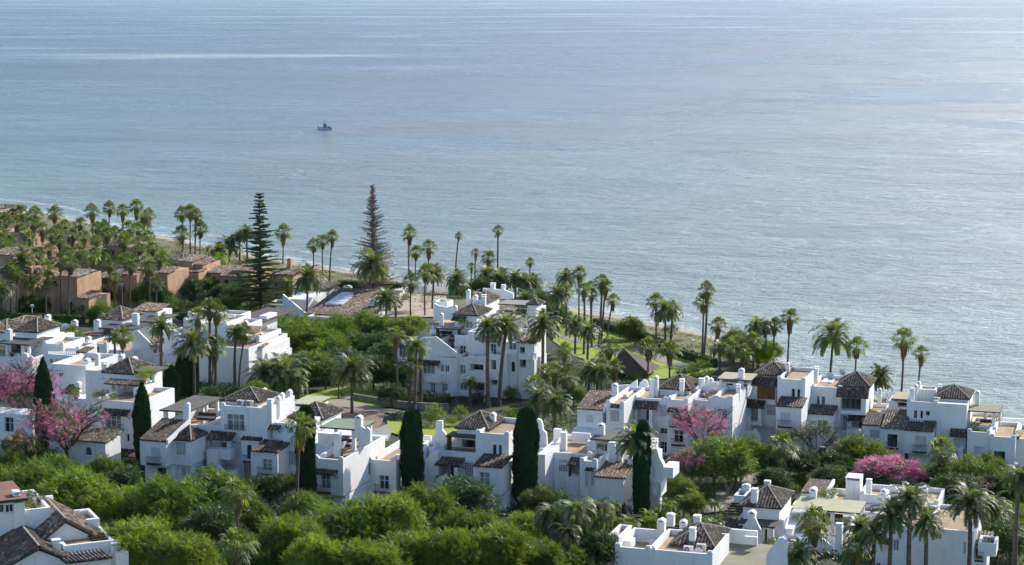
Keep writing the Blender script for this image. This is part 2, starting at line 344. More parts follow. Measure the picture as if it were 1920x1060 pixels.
    def sidewin(s, u, v0, v1, w0, w1):
        """narrow framed window on a wall that faces right (plane u)"""
        mb = MB(); f = .07
        mb.box(u, v0-f, w0-f, u+.04, v1+f, w0); mb.box(u, v0-f, w1, u+.04, v1+f, w1+f); mb.box(u, v0-f, w0, u+.04, v0, w1); mb.box(u, v1, w0, u+.04, v1+f, w1); mb.box(u, v0-.14, w0-f-.07, u+.12, v1+.14, w0-f-.002)
        w = s.add(mb, 'window', M['trim']); g = MB(); g.box(u+.004, v0, w0, u+.018, v1, w1); s.add(g, 'pane', M['glass'], w)
    def rail(s, x0, y0, x1, y1, v, out=.45, slab=True):
        u0, w1 = s.pt(x0, y0, v); u1, w0 = s.pt(x1, y1, v); y = v-out; mb = MB(); t = .018
        if slab: sb = MB(); sb.box(u0, y-.03, w0-.1, u1, v-.002, w0+.02); bal = s.add(sb, 'balcony', M['wood'])
        else: bal = s.e
        for z in (w0+.08, w1): mb.box(u0, y, z-t, u1, y+2*t, z+t); mb.box(u0, y+2*t, z-t, u0+2*t, v, z+t); mb.box(u1-2*t, y+2*t, z-t, u1, v, z+t)
        n = max(3, int((u1-u0)/.16))
        for i in range(n+1): x = u0+.02+(u1-u0-.04)*i/n; mb.box(x-t*.7, y+.004, w0+.02, x+t*.7, y+.03, w1)
        s.add(mb, 'railing', M['iron'], bal)
    # roofs ---------------------------------------------------------
    def hip(s, x0, y0, x1, ya, v, d=None, m='tile', ov=.25):
        u0, w = s.pt(x0, y0, v); u1, _ = s.pt(x1, y0, v); d = d or (u1-u0)*.95; uc, vc = (u0+u1)/2, v+d/2
        lo, hi = w, w+6
        for _ in range(20):
            mm = (lo+hi)/2
            if s.pj(uc, vc, mm)[1] > ya: lo = mm
            else: hi = mm
        wa = max(lo, w+.5); c = [(u0,v,w),(u1,v,w),(u1,v+d,w),(u0,v+d,w)]; ap = (uc, vc, wa)
        mb = MB(); mb.add(c+[ap], [(0,1,4),(1,2,4),(2,3,4),(3,0,4),(0,3,2,1)])
        cc = Vector((uc, vc, w)); mb.box(u0+.05, v+.05, w-.14, u1-.05, v+d-.05, w-.01)
        for i in range(4):
            a, b = Vector(c[i]), Vector(c[(i+1) % 4]); tile_face(mb, [a, b, Vector(ap)], Vector(ap)-(a+b)/2)
        for p in c: rbar(mb, Vector(p)+Vector((0, 0, .07)), Vector(ap)+Vector((0, 0, .07)))
        s.add(mb, 'tile_roof', [M[m], M['ridge']]); return u0, u1, v, d, w, wa
    def hipwall(s, h, drop, ins=.3, ops=()):
        u0, u1, v, d, w, wa = h; s.blockm(u0+ins, u1-ins, v+ins, d-2*ins, w-drop, w-.02, top='plain', ops=[(s.pt(a, b, v+ins)+s.pt(c, e, v+ins)+(k,)) for a, b, c, e, k in ops])
    def shed(s, x0, y0, x1, yr, v, d, m='tile', th=.12, verge=False, name='tile_roof'):
        u0, w = s.pt(x0, y0, v); u1, _ = s.pt(x1, y0, v); lo, hi = w-.5, w+6
        for _ in range(20):
            mm = (lo+hi)/2
            if s.pj((u0+u1)/2, v+d, mm)[1] > yr: lo = mm
            else: hi = mm
        wr = lo; return s.shedm(u0, u1, v, d, w, wr, m, th, verge, name)
    def shedm(s, u0, u1, v, d, w, wr, m='tile', th=.12, verge=False, name='tile_roof'):
        mb = MB(); mb.add([(u0,v,w),(u1,v,w),(u1,v+d,wr),(u0,v+d,wr),(u0,v,w-th),(u1,v,w-th),(u1,v+d,wr-th),(u0,v+d,wr-th)], [(0,1,2,3),(4,7,6,5),(0,4,5,1),(1,5,6,2),(2,6,7,3),(3,7,4,0)])
        tile_face(mb, [(u0,v,w),(u1,v,w),(u1,v+d,wr),(u0,v+d,wr)], (0, d, wr-w), step=.32)
        o = s.add(mb, name, [M[m], M['ridge']])
        if verge:
            vb = MB()
            for u in ((u1-.02),): vb.add([(u,v-.05,w-.3),(u+.25,v-.05,w-.3),(u+.25,v-.05,w+.2),(u,v-.05,w+.2),(u,v+d,wr-.3),(u+.25,v+d,wr-.3),(u+.25,v+d,wr+.2),(u,v+d,wr+.2)], [(0,1,2,3),(7,6,5,4),(0,4,5,1),(1,5,6,2),(2,6,7,3),(3,7,4,0)])
            s.add(vb, 'verge', M[s.wm])
        return u0, u1, w, wr
    def awn(s, x0, y0, x1, yr, v, d=.95, m='tile', br=True):
        """tile awning: eave pixels, wall plane v"""
        a = s.shed(x0, y0, x1, yr, v-d, d-.01, m, .08, name='tile_awning')
        if br:
            mb = MB()
            for u in (a[0]+.12, a[1]-.12): mb.tube([(u, v-.03, a[2]-.55), (u, v-.3, a[2]-.42), (u, v-d*.75, a[2]-.06)], [.045]*3, 4)
            s.add(mb, 'bracket', M['wood'])
    def canopy(s, x0, y0, x1, yb, v, m='canvas', posts=(), ph=2.3, th=.12, back=0, pm=None, d=None):
        u0, w = s.pt(x0, y0, v); u1, _ = s.pt(x1, y0, v); d = d or max(1.0, s.depth_to(u0, v, w, yb))
        mb = MB(); mb.box(u0, v, w, u1, v+d, w+.05); cn = s.add(mb, 'canopy', M[m])
        fr = MB(); 
        for (a, b, c, e) in ((u0, v-.04, u1, v+.06), (u0, v+d-.06, u1, v+d+.04), (u0-.04, v+.06, u0+.06, v+d-.06), (u1-.06, v+.06, u1+.04, v+d-.06)): fr.box(a, b, w-th, c, e, w-.004)
        s.add(fr, 'canopy_frame', M['wood'], cn)
        for fx, fv in posts:
            p = MB(); uu = u0+.25+(u1-u0-.5)*fx; vv = v+.3+(d-.6)*fv; t = .2
            p.box(uu-t, vv-t, w-ph, uu+t, vv+t, w-th-.003); s.add(p, 'post', pm or M[s.wm])
        return u0, u1, v, d, w
    def beams(s, x0, y0, x1, yb, v, n=5, m='wood'):
        u0, w = s.pt(x0, y0, v); u1, _ = s.pt(x1, y0, v); d = max(.8, s.depth_to(u0, v, w, yb)); mb = MB()
        for i in range(n): y = v+d*i/(n-1); mb.box(u0, y-.06, w-.08, u1, y+.06, w+.08)
        for u in (u0+.2, u1-.2): mb.box(u-.07, v, w-.22, u+.07, v+d, w-.083)
        s.add(mb, 'pergola', M[m])
    def chim(s, x0, x1, yt, yb, v, cap='gable', d=None):
        u0, w1 = s.pt(x0, yt, v); u1, w0 = s.pt(x1, yb, v); W = max(.34, u1-u0); u1 = u0+W; d = d or min(.7, max(.35, W)); mb = MB(); h = w1-w0; k = min(.42, h*.35)
        mb.box(u0, v, w0-.6, u1, v+d, w1-k); o = .05
        mb.box(u0-o, v-o, w1-k, u1+o, v+d+o, w1-k+.08)
        if cap == 'gable':
            a, b, y0, y1 = u0+.02, u1-.02, v+.02, v+d-.02; z0, z1, z2 = w1-k+.08, w1-k*.45, w1
            dk = MB(); dk.box(a+W*.28, y0-.012, z0+.03, b-W*.28, y0-.002, z1-.01)  # no hole is cut: dark plate paints the shade of the flue
            mb.box(a, y0, z0, b, y1, z1); c = (a+b)/2
            mb.add([(a-o,y0-o,z1),(b+o,y0-o,z1),(b+o,y1+o,z1),(a-o,y1+o,z1),(c,y0-o,z2),(c,y1+o,z2)], [(0,1,4),(2,3,5),(1,2,5,4),(3,0,4,5),(0,3,2,1)])
            ch = s.add(mb, 'chimney', M[s.wm]); s.add(dk, 'flue_shade', M['dark'], ch)
        elif cap == 'open':
            for (a, b) in ((u0, u0+.1), (u1-.1, u1)): mb.box(a, v, w1-k+.08, b, v+d, w1-.08)
            mb.box(u0-o, v-o, w1-.08, u1+o, v+d+o, w1); ch = s.add(mb, 'chimney', M[s.wm])
        else:
            mb.box(u0+.04, v+.04, w1-k+.08, u1-.04, v+d-.04, w1-.12); mb.box(u0-.03, v-.03, w1-.12, u1+.03, v+d+.03, w1); s.add(mb, 'chimney', M[s.wm])
    def stair(s, x0, y0, x1, y1, v, d=1.1, n=9):
        """flight climbing from pixel 1 (low) to pixel 0 (high)"""
        ua, wa = s.pt(x0, y0, v); ub, wb = s.pt(x1, y1, v); mb = MB()
        for i in range(n):
            t0, t1 = i/n, (i+1)/n; a, b = ub+(ua-ub)*t0, ub+(ua-ub)*t1; mb.box(min(a, b), v, wb-.8, max(a, b), v+d, wb+(wa-wb)*t1)
        s.add(mb, 'stair', M['floor'])
    # loose things that stand on the house (top level) --------------
    def world(s, u, v, w): return s.A+s.U*u+s.V*v+Vector((0, 0, w))
    def ac(s, px, py, v, label, wpx=13):
        u, w = s.pt(px, py, v); W = .85; H = .62; e = empty('air_conditioner', s.world(u, v, w-H/2), -s.a, label=label, cat='air conditioner', group='rooftop air conditioners')
        mb = MB(); mb.box(-W/2, 0, 0, W/2, .35, H); mb.box(-W/2+.05, .03, -.1, -W/2+.15, .32, 0); mb.box(W/2-.15, .03, -.1, W/2-.05, .32, 0); mb.obj('casing', M['acw'], e)
        g = MB(); n = 16; r = .24; g.add([(-.12, -.012, H/2)]+[(-.12+r*math.cos(2*math.pi*i/n), -.012, H/2+r*math.sin(2*math.pi*i/n)) for i in range(n)], [(0, 1+i, 1+(i+1) % n) for i in range(n)]); g.obj('fan_grille', M['iron'], e)
        h = MB(); 
        for i in range(4): t = math.pi*i/4; h.tube([(-.12-r*math.cos(t), -.03, H/2-r*math.sin(t)), (-.12+r*math.cos(t), -.03, H/2+r*math.sin(t))], [.012, .012], 4)
        h.tube([(-.12+.09*math.cos(2*math.pi*i/8), -.03, H/2+.09*math.sin(2*math.pi*i/8)) for i in range(9)], [.012]*9, 4); h.obj('fan_guard', M['acw'], e)
    def dish(s, px, py, v, label, rpx=8, face=200, foot=.9):
        u, w = s.pt(px, py, v); sc = s.A.y+v; r = rpx*sc/FPX; e = empty('satellite_dish', s.world(u, v, w-foot), R(face), label=label, cat='satellite dish', group='rooftop satellite dishes')
        mb = MB(); n = 20; k = 5; tl = R(38)
        q = lambda a, rr: (rr*math.cos(a), rr*rr/r*.3*math.cos(tl)-rr*math.sin(a)*math.sin(tl), foot+rr*math.sin(a)*math.cos(tl)+rr*rr/r*.3*math.sin(tl))
        vs = [q(0, 0)]
        for j in range(1, k+1): vs += [q(2*math.pi*i/n, r*j/k) for i in range(n)]
        f = [(0, 1+i, 1+(i+1) % n) for i in range(n)]
        for j in range(k-1): f += [(1+j*n+i, 1+j*n+(i+1) % n, 1+(j+1)*n+(i+1) % n, 1+(j+1)*n+i) for i in range(n)]
        mb.add(vs, f); mb.obj('reflector', M['acw'], e, smooth=True)
        p = MB(); p.tube([(0, -.15, 0), (0, -.15, foot-.1), (0, -.02, foot)], [.035]*3, 6); p.tube([(0, -r*.1, foot-r*.7), (0, r*.9, foot-.1)], [.02]*2, 4); p.box(-.06, r*.82, foot-.16, .06, r*.98, foot-.02); p.box(-.2, -.35, 0, .2, .05, .04); p.obj('mast', M['iron'], e)
    def pot(s, px, py, v, label, r=.45, leaf='leafA', h=.45):
        u, w = s.pt(px, py, v); e = empty('potted_plant', s.world(u, v, w-h), 0, label=label, cat='potted plant', group='potted plants on the terraces')
        mb = MB(); mb.tube([(0,0,0),(0,0,h*.8),(0,0,h*.8),(0,0,h)], [.16,.22,.25,.25], 10); mb.obj('pot', M['pot'], e)
        me = shrub_mesh(leaf); o = link(bpy.data.objects.new('foliage', me), e); o.location = (0, 0, h+r*.5); o.scale = (r, r, r)
    def seats(s, px, py, v, label, n=3):
        u, w = s.pt(px, py, v); e = empty('outdoor_sofa', s.world(u, v, w), -s.a, label=label, cat='sofa', group='terrace seating')
        a = MB(); L = n*.7; a.box(-L/2, 0, 0, L/2, .75, .3); a.obj('base', M['wood'], e)
        b = MB()
        for i in range(n): b.box(-L/2+i*.7+.02, .03, .303, -L/2+(i+1)*.7-.02, .6, .45)
        b.obj('cushion', M['cloth'], e); c = MB(); c.box(-L/2, .62, .303, L/2, .78, .8); c.obj('backrest', M['wood'], e)
# ------------------------------------------------------------------ plants
def blades(cen, dirs, nor, L, W, curl=0.0):
    """leaf quads: centre, long axis, normal, length, width (arrays)"""
    dirs = nrm(dirs); side = nrm(np.cross(dirs, nor)); a = dirs*(L/2)[:, None]; b = side*(W/2)[:, None]
    return np.stack([cen-a-b*.35, cen-a*.1-b, cen+a, cen-a*.1+b], 1)
def sph(n): return nrm(rng.normal(size=(n, 3)))
def crown_mesh(name, leafm, Rr=5.5, zs=.72, lobes=20, leaves=20000, ls=.34, spread=.36, second=None, sfrac=0, hollow=.35, droop=.25):
    """lobed crown of pinnate sprays: every spray is a short arching twig with leaflets on both sides"""
    lc = sph(lobes*3); lc = lc[lc[:, 2] > -.3][:lobes]; lr = rng.uniform(spread*.5, spread*1.3, len(lc)); lc = lc*(1-lr*.7)[:, None]*rng.uniform(.62, 1.2, len(lc))[:, None]
    lc = np.vstack([lc, [[0, 0, .05]]]); lr = np.append(lr, .62)
    ns = leaves//9; pr = lr**2; pr /= pr.sum(); k = rng.choice(len(lc), ns, p=pr)
    d = sph(ns); d[:, 2] = np.abs(d[:, 2])*np.where(rng.random(ns) < .8, 1, -1)
    rad = lr[k]*(hollow+(1.08-hollow)*rng.random(ns)**.35)
    P = lc[k]+d*rad[:, None]+rng.normal(size=(ns, 3))*.03; P[:, 2] *= zs; P *= Rr
    ax = nrm(d*.8+rng.normal(size=(ns, 3))*.5+np.array([0, 0, .12])); sd = nrm(np.cross(ax, rng.normal(size=(ns, 3))*.35+np.array([0, 0, 1.0]))); up = np.cross(sd, ax); SL = ls*rng.uniform(2.0, 3.6, ns)
    Qs = []; sid = []
    for j in range(9):
        t = (j//2+.6)/4.6; sg = 1 if j % 2 else -1
        c = P+ax*(SL*t)[:, None]-up*(SL*.28*t*t)[:, None]
        dd = nrm(ax*.75+sd*sg*(1.0 if j < 8 else 0)-up*(.25+.3*rng.random(ns))[:, None]) if j < 8 else nrm(ax-up*.5)
        L = ls*rng.uniform(.75, 1.2, ns)*(1.1-.35*t); Qs.append(blades(c+dd*(L/2)[:, None], dd, up+rng.normal(size=(ns, 3))*.25, L, L*.40)); sid.append(np.arange(ns))
    Q = np.vstack(Qs); sid = np.concatenate(sid); mi = None; ms = [leafm]
    if second:
        ms = [leafm, second[0]]; cl = np.sin(P[:, 0]*1.3+1)*np.cos(P[:, 1]*1.1)+np.sin(P[:, 2]*1.7)+rng.normal(size=ns)*.6; mi = (cl > np.quantile(cl, 1-sfrac)).astype(int)[sid]
    return quads_mesh(name, Q, ms, mi)
def limbs_mesh(name, h, Rr, n=6, r0=.3, m='bark', twigs=0, flat=.6):
    mb = MB(); mb.tube([(0,0,-1),(.05,0,h*.3),(-.08,.06,h*.62)], [r0*1.25, r0, r0*.8], 8)
    for i in range(n):
        a = 2*math.pi*(i+random.random()*.6)/n; q = Rr*random.uniform(.5, .8); z = h*.62+Rr*flat*random.uniform(.5, 1)
        p0 = Vector((-.08, .06, h*.6)); p2 = Vector((q*math.cos(a), q*math.sin(a), z)); p1 = (p0+p2)/2+Vector((0, 0, -.3)); mb.tube([p0, p1, p2], [r0*.6, r0*.4, r0*.15], 6)
        for j in range(twigs):
            t = random.uniform(.3, 1); s = p1.lerp(p2, t); b = a+random.uniform(-1.1, 1.1); l = Rr*random.uniform(.25, .5)
            e = s+Vector((l*math.cos(b), l*math.sin(b), l*random.uniform(.1, .8))); mb.tube([s, (s+e)/2+Vector((0,0,.12)), e], [.06, .04, .015], 4)
            for k in range(4):
                s2 = s.lerp(e, random.uniform(.3, 1)); c = b+random.uniform(-1.2, 1.2); l2 = l*.5; mb.tube([s2, s2+Vector((l2*math.cos(c), l2*math.sin(c), l2*random.uniform(-.2, .7)))], [.025, .008], 3)
    return mb.mesh(name, M[m])
MC = {}
def memo(key, fn):
    if key not in MC: MC[key] = fn()
    return MC[key]
def shrub_mesh(leaf, v=0):
    return memo(('shrub', leaf, v), lambda: crown_mesh('shrub_foliage', M[leaf], 1.0, .95, 9, 1500, .16, .45, hollow=.2))
def fan_crown(v, rich=1.0):
    Q = []; n = int(29*rich); D = []
    for i in range(n):
        az = i*2.39996+random.uniform(-.2, .2); el = R(84-128*(i/n)**1.05+random.uniform(-9, 9)); pl = random.uniform(.75, 1.3); br = random.uniform(.85, 1.15)
        h = Vector((math.cos(az), math.sin(az), 0)); d = (h*math.cos(el)+Vector((0, 0, math.sin(el)))).normalized(); s = d.cross(Vector((0, 0, 1))).normalized(); up = s.cross(d)
        c = d*pl+Vector((0, 0, .1)); pw = .03
        Q.append([d*.1-s*pw, c-s*pw, c+s*pw, d*.1+s*pw])
        m = 11; sp = R(88)
        for j in range(m):
            t = -sp+2*sp*j/(m-1); L = br*(1-.25*abs(t)/sp)*random.uniform(.9, 1.08); w = .15
            r = d*math.cos(t)+s*math.sin(t); dr = -.12-.38*random.random(); up2 = up*((-1)**j)*.07
            mid = c+r*L*.55+up*(.05)+up2; tip = c+r*L+Vector((0, 0, dr*L-.12*L)); q = r.cross(up).normalized()*w/2
            Q.append([c, mid-q, tip, mid+q])
    return quads_mesh('fan_crown', np.array([[list(p) for p in f] for f in Q]), M['fan'])
def skirt_mesh(v, L=1.2):
    n = 170; az = rng.uniform(0, 6.283, n); z = -rng.random(n)*L; r = .2+.25*(1+z/L)+rng.random(n)*.15
    cen = np.stack([r*np.cos(az), r*np.sin(az), z-.1], 1); d = np.stack([np.cos(az)*.3, np.sin(az)*.3, -np.ones(n)], 1)+rng.normal(size=(n, 3))*.15
    return quads_mesh('dead_fronds', blades(cen, d, np.stack([np.cos(az), np.sin(az), az*0], 1), rng.uniform(.5, .9, n), np.full(n, .2)), M['deadfrond'])
def feather_crown(v, n=56, L=3.3, leaf='feather', arch=1.0, up=80, dn=-38, ll=.6, w=.11):
    Q = []
    for i in range(n):
        f = i/n; az = i*2.39996+random.uniform(-.25, .25); el = R(up+(dn-up)*f**.8+random.uniform(-7, 7)); l = L*random.uniform(.85, 1.08)*(1-.12*f)
        h = Vector((math.cos(az), math.sin(az), 0)); s = Vector((-math.sin(az), math.cos(az), 0)); p = Vector((0, 0, 0)); K = 11; pts = [p.copy()]; e = el
        for k in range(K): p = p+(h*math.cos(e)+Vector((0, 0, math.sin(e))))*l/K; pts.append(p.copy()); e -= arch*R(5.2+3.2*k*.5)*(1.0 if el > 0 else .6)
        for k in range(K): a, b = pts[k], pts[k+1]; t = s*(.035*(1-k/K)+.012); Q.append([a-t, b-t, b+t, a+t])
        m = 26
        for j in range(2, m):
            t = j/m*K; k = min(K-1, int(t)); q = pts[k].lerp(pts[k+1], t-k); tg = (pts[k+1]-pts[k]).normalized(); le = ll*math.sin(math.pi*min(1, .18+.8*j/m))**.7+.08
            nn = s.cross(tg)
            for sg in (-1, 1):
                d = (s*sg*.8+tg*.65+nn*random.uniform(.0, .35)*(-1)+Vector((0, 0, -.28))).normalized(); ww = tg*w*.55
                Q.append([q-ww, q+d*le*.5-ww*1.1, q+d*le, q+ww])
    return quads_mesh('feather_crown', np.array([[list(p) for p in f] for f in Q]), M[leaf])
def cypress_mesh(v, flat=False):
    n = 9000; t = rng.random(n)**.85; az = rng.uniform(0, 6.283, n)
    def prof(t): return (np.clip(t*7, .45, 1)**.6)*(1-np.clip((t-.62)/.38, 0, 1)**(3.4 if flat else 1.7)*(.55 if flat else .97))
    r = prof(t)*(.93+.1*rng.random(n)+.13*np.sin(az*3+t*6+v)+.08*np.sin(az*5-t*17+v)+.06*np.sin(az*9+t*41)); cen = np.stack([r*np.cos(az), r*np.sin(az), t*10], 1)
    d = np.stack([np.cos(az)*.22, np.sin(az)*.22, np.ones(n)], 1)+rng.normal(size=(n, 3))*.2; no = np.stack([np.cos(az), np.sin(az), az*0], 1)+rng.normal(size=(n, 3))*.5
    Q = blades(cen, d, no, rng.uniform(.35, .95, n), rng.uniform(.10, .2, n))
    # dense core
    tt = np.linspace(0, .98, 26); aa = np.linspace(0, 6.283, 17); core = []
    for i in range(25):
        for j in range(16):
            core.append([[.86*float(prof(np.array([tt[a]]))[0])*math.cos(aa[b]), .86*float(prof(np.array([tt[a]]))[0])*math.sin(aa[b]), tt[a]*10] for a, b in ((i, j), (i, j+1), (i+1, j+1), (i+1, j))])
    return quads_mesh('cypress_foliage', np.vstack([Q, np.array(core)]), M['cypress'])
def norfolk_mesh(dead=False):
    Q = []; mb = MB(); H = 10.0; T = []
    nw = 52 if dead else 36
    for k in range(nw):
        f = k/nw; z = .9+f*(H-1.0); Lb = 1.7*(1-f)**1.1*(1.0 if f > .10 else .75+2.5*f)*random.uniform(.82, 1.1)+.10; nb = 6
        for b in range(nb):
            az = 2*math.pi*(b+.5*(k % 2)+random.uniform(-.3, .3))/nb; l = Lb*random.choice([.25, .55, .75, .9, 1, 1.05, 1.25]); zz = z+random.uniform(-.16, .16)*(1-f*.6); up = random.uniform(.25, .5) if dead else random.uniform(0, .22)
            h = Vector((math.cos(az), math.sin(az), up)); s = Vector((-math.sin(az), math.cos(az), 0)); T.append((Vector((0, 0, zz)), h*l+Vector((0, 0, zz)), (.026 if dead else .022)*(1-f)+.009))
            m = int((13 if dead else 15)*l/1.0)+3
            for j in range(m):
                t = (j+.7)/m; p = Vector((0, 0, zz))+h*l*t
                for sg in (-1, 1):
                    e = (s*sg*random.uniform(.5, 1)+h*.7+Vector((0, 0, random.uniform(.3, .9)))).normalized(); ll = (.24 if dead else .26)*(1.15-t*.7)*random.uniform(.7, 1.3); w = .015 if dead else .034
                    g = e.cross(Vector((0, 0, 1))).normalized()*w; Q.append([p-g, p+e*ll*.6-g*1.2, p+e*ll, p+g])
                    if not dead: g2 = Vector((0, 0, w)); Q.append([p-g2, p+e*ll*.6-g2, p+e*ll, p+g2])
                    elif random.random() < .6:
                        q2 = p+e*ll*.5; e2 = (e+Vector((0, 0, 1))+s*random.uniform(-1, 1)).normalized(); Q.append([q2-g, q2+e2*ll*.4-g, q2+e2*ll*.7, q2+g])
    for a, b, r in T: mb.tube([a-Vector((0,0,.001)), b], [r, r*.3], 4, cap=False)
    br = mb
    return quads_mesh('pine_foliage', np.array([[list(p) for p in f] for f in Q]), M['deadtwig' if dead else 'pine']), br.mesh('branches', M['deadtwig' if dead else 'bark'])
def trunk_mesh(kind):
    mb = MB(); r = {'fan': .2, 'feather': .27, 'slim': .13}[kind]; pts = []; rr = []
    for i in range(9): t = i/8; pts.append((0, 0, t)); rr.append(r*(1.55 if i == 0 else 1.15-.3*t)*(1.0 if i < 8 else 1.1))
    mb.tube(pts, rr, 8); return mb.mesh('palm_trunk', M['palmbark'])
PLANTS = []   # (kind, px, py, object, size) collected so that the labels can be told apart afterwards
def palm(kind, cx, cy, by, dpx, bx=None, skirt=0, off=None, bark=None):
    """crown centre pixel, base pixel row, crown diameter in pixels"""
    bx = cx if bx is None else bx
    B = G(bx, by); r = ray(cx, cy); t = B.y/r.y; T = Vector((r.x*t, B.y, CAMZ+r.z*t)); H = T.z-B.z
    if H < 1.5: T.z = B.z+1.5; H = 1.5
    dia = dpx*B.y/FPX; nm = {'fan': 'fan_palm', 'lime': 'coconut_palm', 'feather': 'date_palm', 'weep': 'date_palm'}[kind]
    e = empty(nm, B, 0, cat='palm tree')
    tk = 'fan' if kind == 'fan' else ('slim' if kind == 'lime' else 'feather')
    tm = memo(('trunk', tk), lambda: trunk_mesh(tk)); tr = link(bpy.data.objects.new('trunk', tm), e)
    # sheared, gently leaning trunk: own mesh copy when it leans
    lean = T.x-B.x; me = tm.copy(); co = np.zeros(len(me.vertices)*3, dtype=np.float32); me.vertices.foreach_get('co', co); co = co.reshape(-1, 3)
    tt = co[:, 2].copy(); ws = max(.75, min(1.25, H/12)); co[:, :2] *= ws; sw = random.uniform(-.25, .25)*min(1, H/12); co[:, 0] += lean*tt**1.3+sw*np.sin(tt*3.1416); co[:, 2] = -.6+tt*(H+.6)
    me.vertices.foreach_set('co', co.reshape(-1)); me.update(); tr.data = me
    v = random.randrange(4)
    if kind == 'fan': cm = memo(('fan', v), lambda: fan_crown(v, random.uniform(.85, 1.15))); base = 4.1
    elif kind == 'lime': cm = memo(('lime', v % 2), lambda: feather_crown(v, 20, 2.6, 'lime', 1.1, 75, -10, .5, .07)); base = 4.4
    elif kind == 'weep': cm = memo(('weep', v % 2), lambda: feather_crown(v, 90, 3.0, 'feather', 1.3, 75, -80, .5)); base = 4.8
    else: cm = memo(('feather', v % 3), lambda: feather_crown(v, 58, 3.3, 'feather', .8, 86, -30, .5, .12)); base = 5.3
    o = link(bpy.data.objects.new('crown', cm), e); s = dia/base; o.scale = (s, s, s*random.uniform(.95, 1.08)); o.location = (lean, 0, H); o.rotation_euler = (random.uniform(-.06, .06), random.uniform(-.06, .06), random.uniform(0, 6.28))
    if kind == 'fan':
        sm = memo(('skirt', v % 2), lambda: skirt_mesh(v)); k = link(bpy.data.objects.new('dead_fronds', sm), e); k.location = (lean, 0, H-.15); kk = s*(1.0+.5*skirt); k.scale = (s*.95, s*.95, kk); k.rotation_euler = (0, 0, random.uniform(0, 6))
    PLANTS.append([nm, cx, cy, e, dia, H]); return e
def broad(cx, cy, rpx, leaf='leafA', hh=None, zs=.8, kind='garden_tree', cat='tree', second=None, sfrac=.0, sparse=False, by=None):
    """crown centre and radius in pixels; the crown centre stands hh metres above the ground"""
    guess = rpx*220/FPX; hh = hh if hh is not None else guess*1.05
    g = G(cx, cy, hh)
    if by: g = G(cx, by); r_ = ray(cx, cy); hh = CAMZ+r_.z*g.y/r_.y-g.z
    rm = rpx*(1.02 if cy > 860 else 1.12)*g.y/FPX; e = empty(kind, g, 0, cat=cat)
    v = random.randrange(3)
    if sparse: cm = memo(('sp', leaf, v % 2, sfrac), lambda: crown_mesh('crown', M[leaf], 5.5, .8, 26, 11000, .28, .26, second, sfrac, hollow=.5))
    else: cm = memo(('br', leaf, v, sfrac), lambda: crown_mesh('crown', M[leaf], 5.5, .8, 64, 30000, .40, .21, second, sfrac))
    tm = memo(('tk', v, sparse), lambda: limbs_mesh('trunk', 5.0, 5.5, 7, .3, 'bark', 9 if sparse else 2))
    t = link(bpy.data.objects.new('trunk', tm), e); k = rm/5.5; t.scale = (k, k, max(.2, hh/5.0)); t.rotation_euler = (0, 0, random.uniform(0, 6.28))
    o = link(bpy.data.objects.new('crown', cm), e); o.scale = (k*random.uniform(.92, 1.18), k*random.uniform(.92, 1.18), k*zs/.8*random.uniform(.85, 1.1)); o.location = (0, 0, hh); o.rotation_euler = (0, 0, random.uniform(0, 6.28))
    PLANTS.append([kind, cx, cy, e, rm*2, hh+rm*.7]); return e
def shrub(cx, cy, rpx, leaf='leafA', z=.9, kind='shrub', cat='shrub', hh=None):
    g0 = rpx*250/FPX; hh = g0*.7*z if hh is None else hh; g = G(cx, cy, hh); rm = rpx*g.y/FPX; v = random.randrange(2)
    me = memo(('bush', leaf, v), lambda: crown_mesh('shrub', M[leaf], 2.0, .95, 12, 5200, .2, .42, hollow=.25)); k = rm/2
    o = link(bpy.data.objects.new(kind, me)); o.location = g+Vector((0, 0, hh)); o.scale = (k, k, k*z); o.rotation_euler = (0, 0, random.uniform(0, 6.28)); tag(o, cat=cat); PLANTS.append([kind, cx, cy, o, rm*2, hh+rm]); return o
def cypress(cx, ty, by, wpx, flat=False):
    B = G(cx, by); r = ray(cx, ty); t = B.y/r.y; H = CAMZ+r.z*t-B.z; w = wpx*B.y/FPX/2; v = random.randrange(3)
    e = empty('cypress_tree', B, 0, cat='cypress'); me = memo(('cyp', v, flat), lambda: cypress_mesh(v, flat))
    o = link(bpy.data.objects.new('foliage', me), e); o.scale = (w, w, H/10.35); o.rotation_euler = (0, 0, random.uniform(0, 6.28))
    mb = MB(); mb.tube([(0,0,-1),(0,0,H*.5)], [.22, .1], 7); mb.obj('trunk', M['bark'], e); PLANTS.append(['cypress_tree', cx, ty, e, w*2, H]); return e
